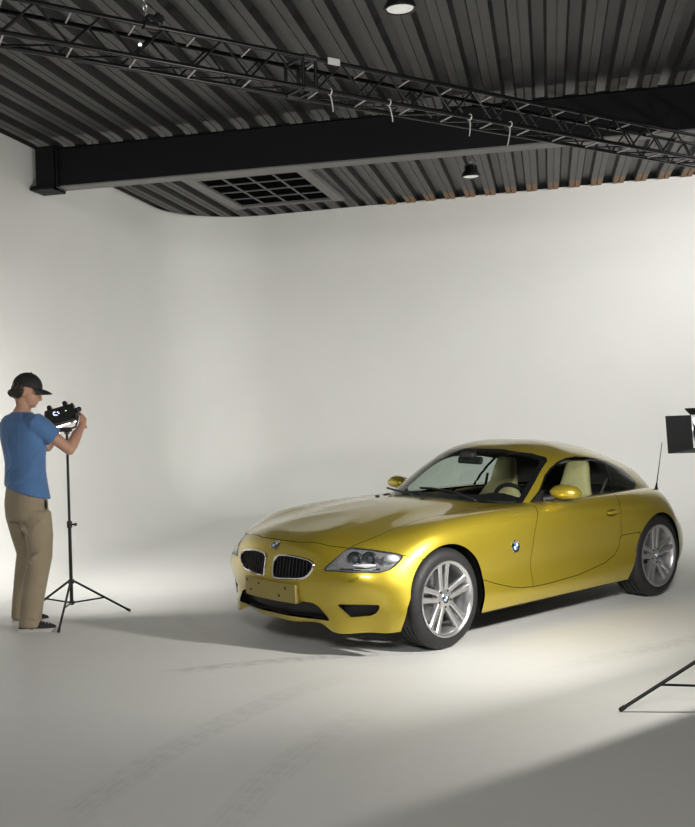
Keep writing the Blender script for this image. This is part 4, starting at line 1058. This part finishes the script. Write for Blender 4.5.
mb.tube([Vector((-.090, .10, 1.545)), Vector((-.082, .095, 1.60)), Vector((-.062, .088, 1.65)), hp_(-.035, 0, -.04)], [.085, .064, .057, .058], 18)
def arm(s_, e_, w_, hand_dir, palm_n, curl, side):
    mb.tube([s_.lerp(e_, .35), s_.lerp(e_, .55), s_.lerp(e_, .8), e_], [.050, .048, .043, .041], 16)
    mb.ball(e_, .042, 14, 10)
    mb.tube([e_, e_.lerp(w_, .25), e_.lerp(w_, .55), e_.lerp(w_, .85), w_, w_+hand_dir*.02], [.041, .046, .040, .031, .027, .027], 16)
    hd = hand_dir.normalized(); pn = palm_n.normalized(); sd = hd.cross(pn).normalized()*side
    q = Matrix((sd, pn, hd)).transposed()
    mb.ball(w_+hd*.055, (.040, .018, .052), 14, 10, q)
    for i, ln in enumerate((.070, .078, .073, .058)):
        b0 = w_ + hd*.092 + sd*(.030-.020*i); d1 = (hd*math.cos(curl*.5)+pn*math.sin(curl*.5)); d2 = (hd*math.cos(curl*1.5)+pn*math.sin(curl*1.5)); d3 = (hd*math.cos(curl*2.3)+pn*math.sin(curl*2.3))
        p1_ = b0+d1*ln*.45; p2_ = p1_+d2*ln*.33; p3_ = p2_+d3*ln*.25
        mb.tube([b0-hd*.02, b0, p1_, p2_, p3_], [.0095, .0095, .009, .0082, .007], 8)
    t0 = w_ + hd*.03 + sd*.030; t1 = t0+(hd*.5+sd*.8+pn*.25).normalized()*.035; t2 = t1+(hd*.85+sd*.2+pn*.45).normalized()*.032; t3 = t2+(hd*.9+pn*.4-sd*.1).normalized()*.022
    mb.tube([t0, t1, t2, t3], [.014, .0115, .0105, .008], 8)
arm(SH_R, EL_R, WR_R, Vector((.05, .72, .69)), Vector((-.75, .30, -.25)), R(38), -1)
arm(SH_L, EL_L, WR_L, Vector((.55, -.45, .25)), Vector((.3, .1, -.9)), R(30), 1)
bodyo = mb.build('body', M_SKIN, man, 0, remesh=.0052, smoothit=3)
for s in (-1, 1):
    mb = MB(); mb.ball(hp_(.082, s*.031, -.008), .0125, 12, 8); mb.build('eye', mat('eye_white', (.6, .6, .58), .2), man)
    mb = MB(); mb.ball(hp_(.0915, s*.032, -.010), .0052, 8, 6); mb.build('iris', mat('iris_brown', (.05, .025, .012), .2), man)
# hair below the cap
mb = MB(); random.seed(3)
for i in range(70):
    a = R(random.uniform(-78, 78)); up_ = random.uniform(-.075, .03)
    rr_ = .092 if up_ > -.03 else .080
    c = hp_(-.012-rr_*math.cos(a), .083*math.sin(a), up_)
    if abs(math.degrees(a)) > 80 and up_ < -.03: continue
    mb.ball(c, random.uniform(.014, .024), 8, 6)
for i in range(9):
    a = R(-50+12*i); mb.ball(hp_(-.112*math.cos(a)-.012, .085*math.sin(a), random.uniform(-.075, -.03)), .020, 8, 6)
mb.build('hair', M_HAIR, man, 0, remesh=.006, smoothit=2)
# cap
mb = MB(); rings = []
for t in np.linspace(R(2), R(88), 14):
    rr_ = math.sin(t); zz = math.cos(t)
    rings.append([hp_(-.012 + .112*rr_*math.cos(a), .090*rr_*math.sin(a), .020 + .108*zz) for a in np.linspace(0, 2*math.pi, 28, endpoint=False)])
mb.rings(rings); cap = mb.build('cap', M_CAP, man, 60)
mb = MB(); V = []; nA = 17
for k, (fr, dz) in enumerate(((0., .006), (.35, .004), (.7, -.004), (1., -.018))):
    for a in np.linspace(R(-62), R(62), nA):
        f0, s0 = -.012+.108*math.cos(a), .087*math.sin(a); ex = .083*max(0, math.cos(a*1.15))**.7
        V.append(hp_(f0+ex*fr, s0, .028+dz*.6-.030*(abs(a)/R(62))**2*fr))
Fb = [(k*nA+i, k*nA+i+1, (k+1)*nA+i+1, (k+1)*nA+i) for k in range(3) for i in range(nA-1)]
mb.add(V, Fb); mb.add([p - hu_*.006 for p in V], [f[::-1] for f in Fb])
o = mb.build('cap_brim', M_CAP, cap, 50)
mb = MB(); mb.ball(hp_(-.012, 0, .129), (.009, .009, .004), 8, 6, HM); mb.build('cap_button', M_CAP, cap)
# shoes
def shoe(c, ang):
    d = Vector((math.cos(ang), math.sin(ang), 0)); x = Vector((-d.y, d.x, 0)); c = Vector(c)
    outline = [(-.135, .028), (-.10, .036), (-.03, .035), (.04, .043), (.09, .044), (.125, .032), (.143, .010)]
    pol = [c+d*p_+x*q_ for p_, q_ in outline]+[c+d*p_-x*q_ for p_, q_ in outline[::-1]]
    m_ = MB(); m_.rings([[p_+uZ*.001 for p_ in pol], [p_+uZ*.026 for p_ in pol]]); sole = m_.build('shoe', M_SOLE, man, 40)
    m_ = MB(); rings_ = []
    for p_, hw, hh in ((-.128, .022, .05), (-.115, .032, .078), (-.06, .035, .085), (0, .037, .078), (.05, .041, .058), (.10, .038, .045), (.128, .025, .034), (.136, .010, .028)):
        rings_.append([c+d*p_+x*(hw*math.cos(t))+uZ*(.022+max(0, math.sin(t))*(hh-.012)) for t in np.linspace(0, 2*math.pi, 18, endpoint=False)])
    m_.rings(rings_); m_.build('upper', M_SHOE, sole, 50)
    m_ = MB()
    for k in range(4):
        p_ = .018+.022*k; h_ = .074-.0085*k; m_.tube([c+d*p_-x*.02+uZ*(h_+.004), c+d*p_+uZ*(h_+.013), c+d*p_+x*.02+uZ*(h_+.004)], .003, 6)
    m_.build('laces', M_SOLE, sole)
shoe((.022, -.055, 0), R(2)); shoe((-.105, .275, 0), R(8))
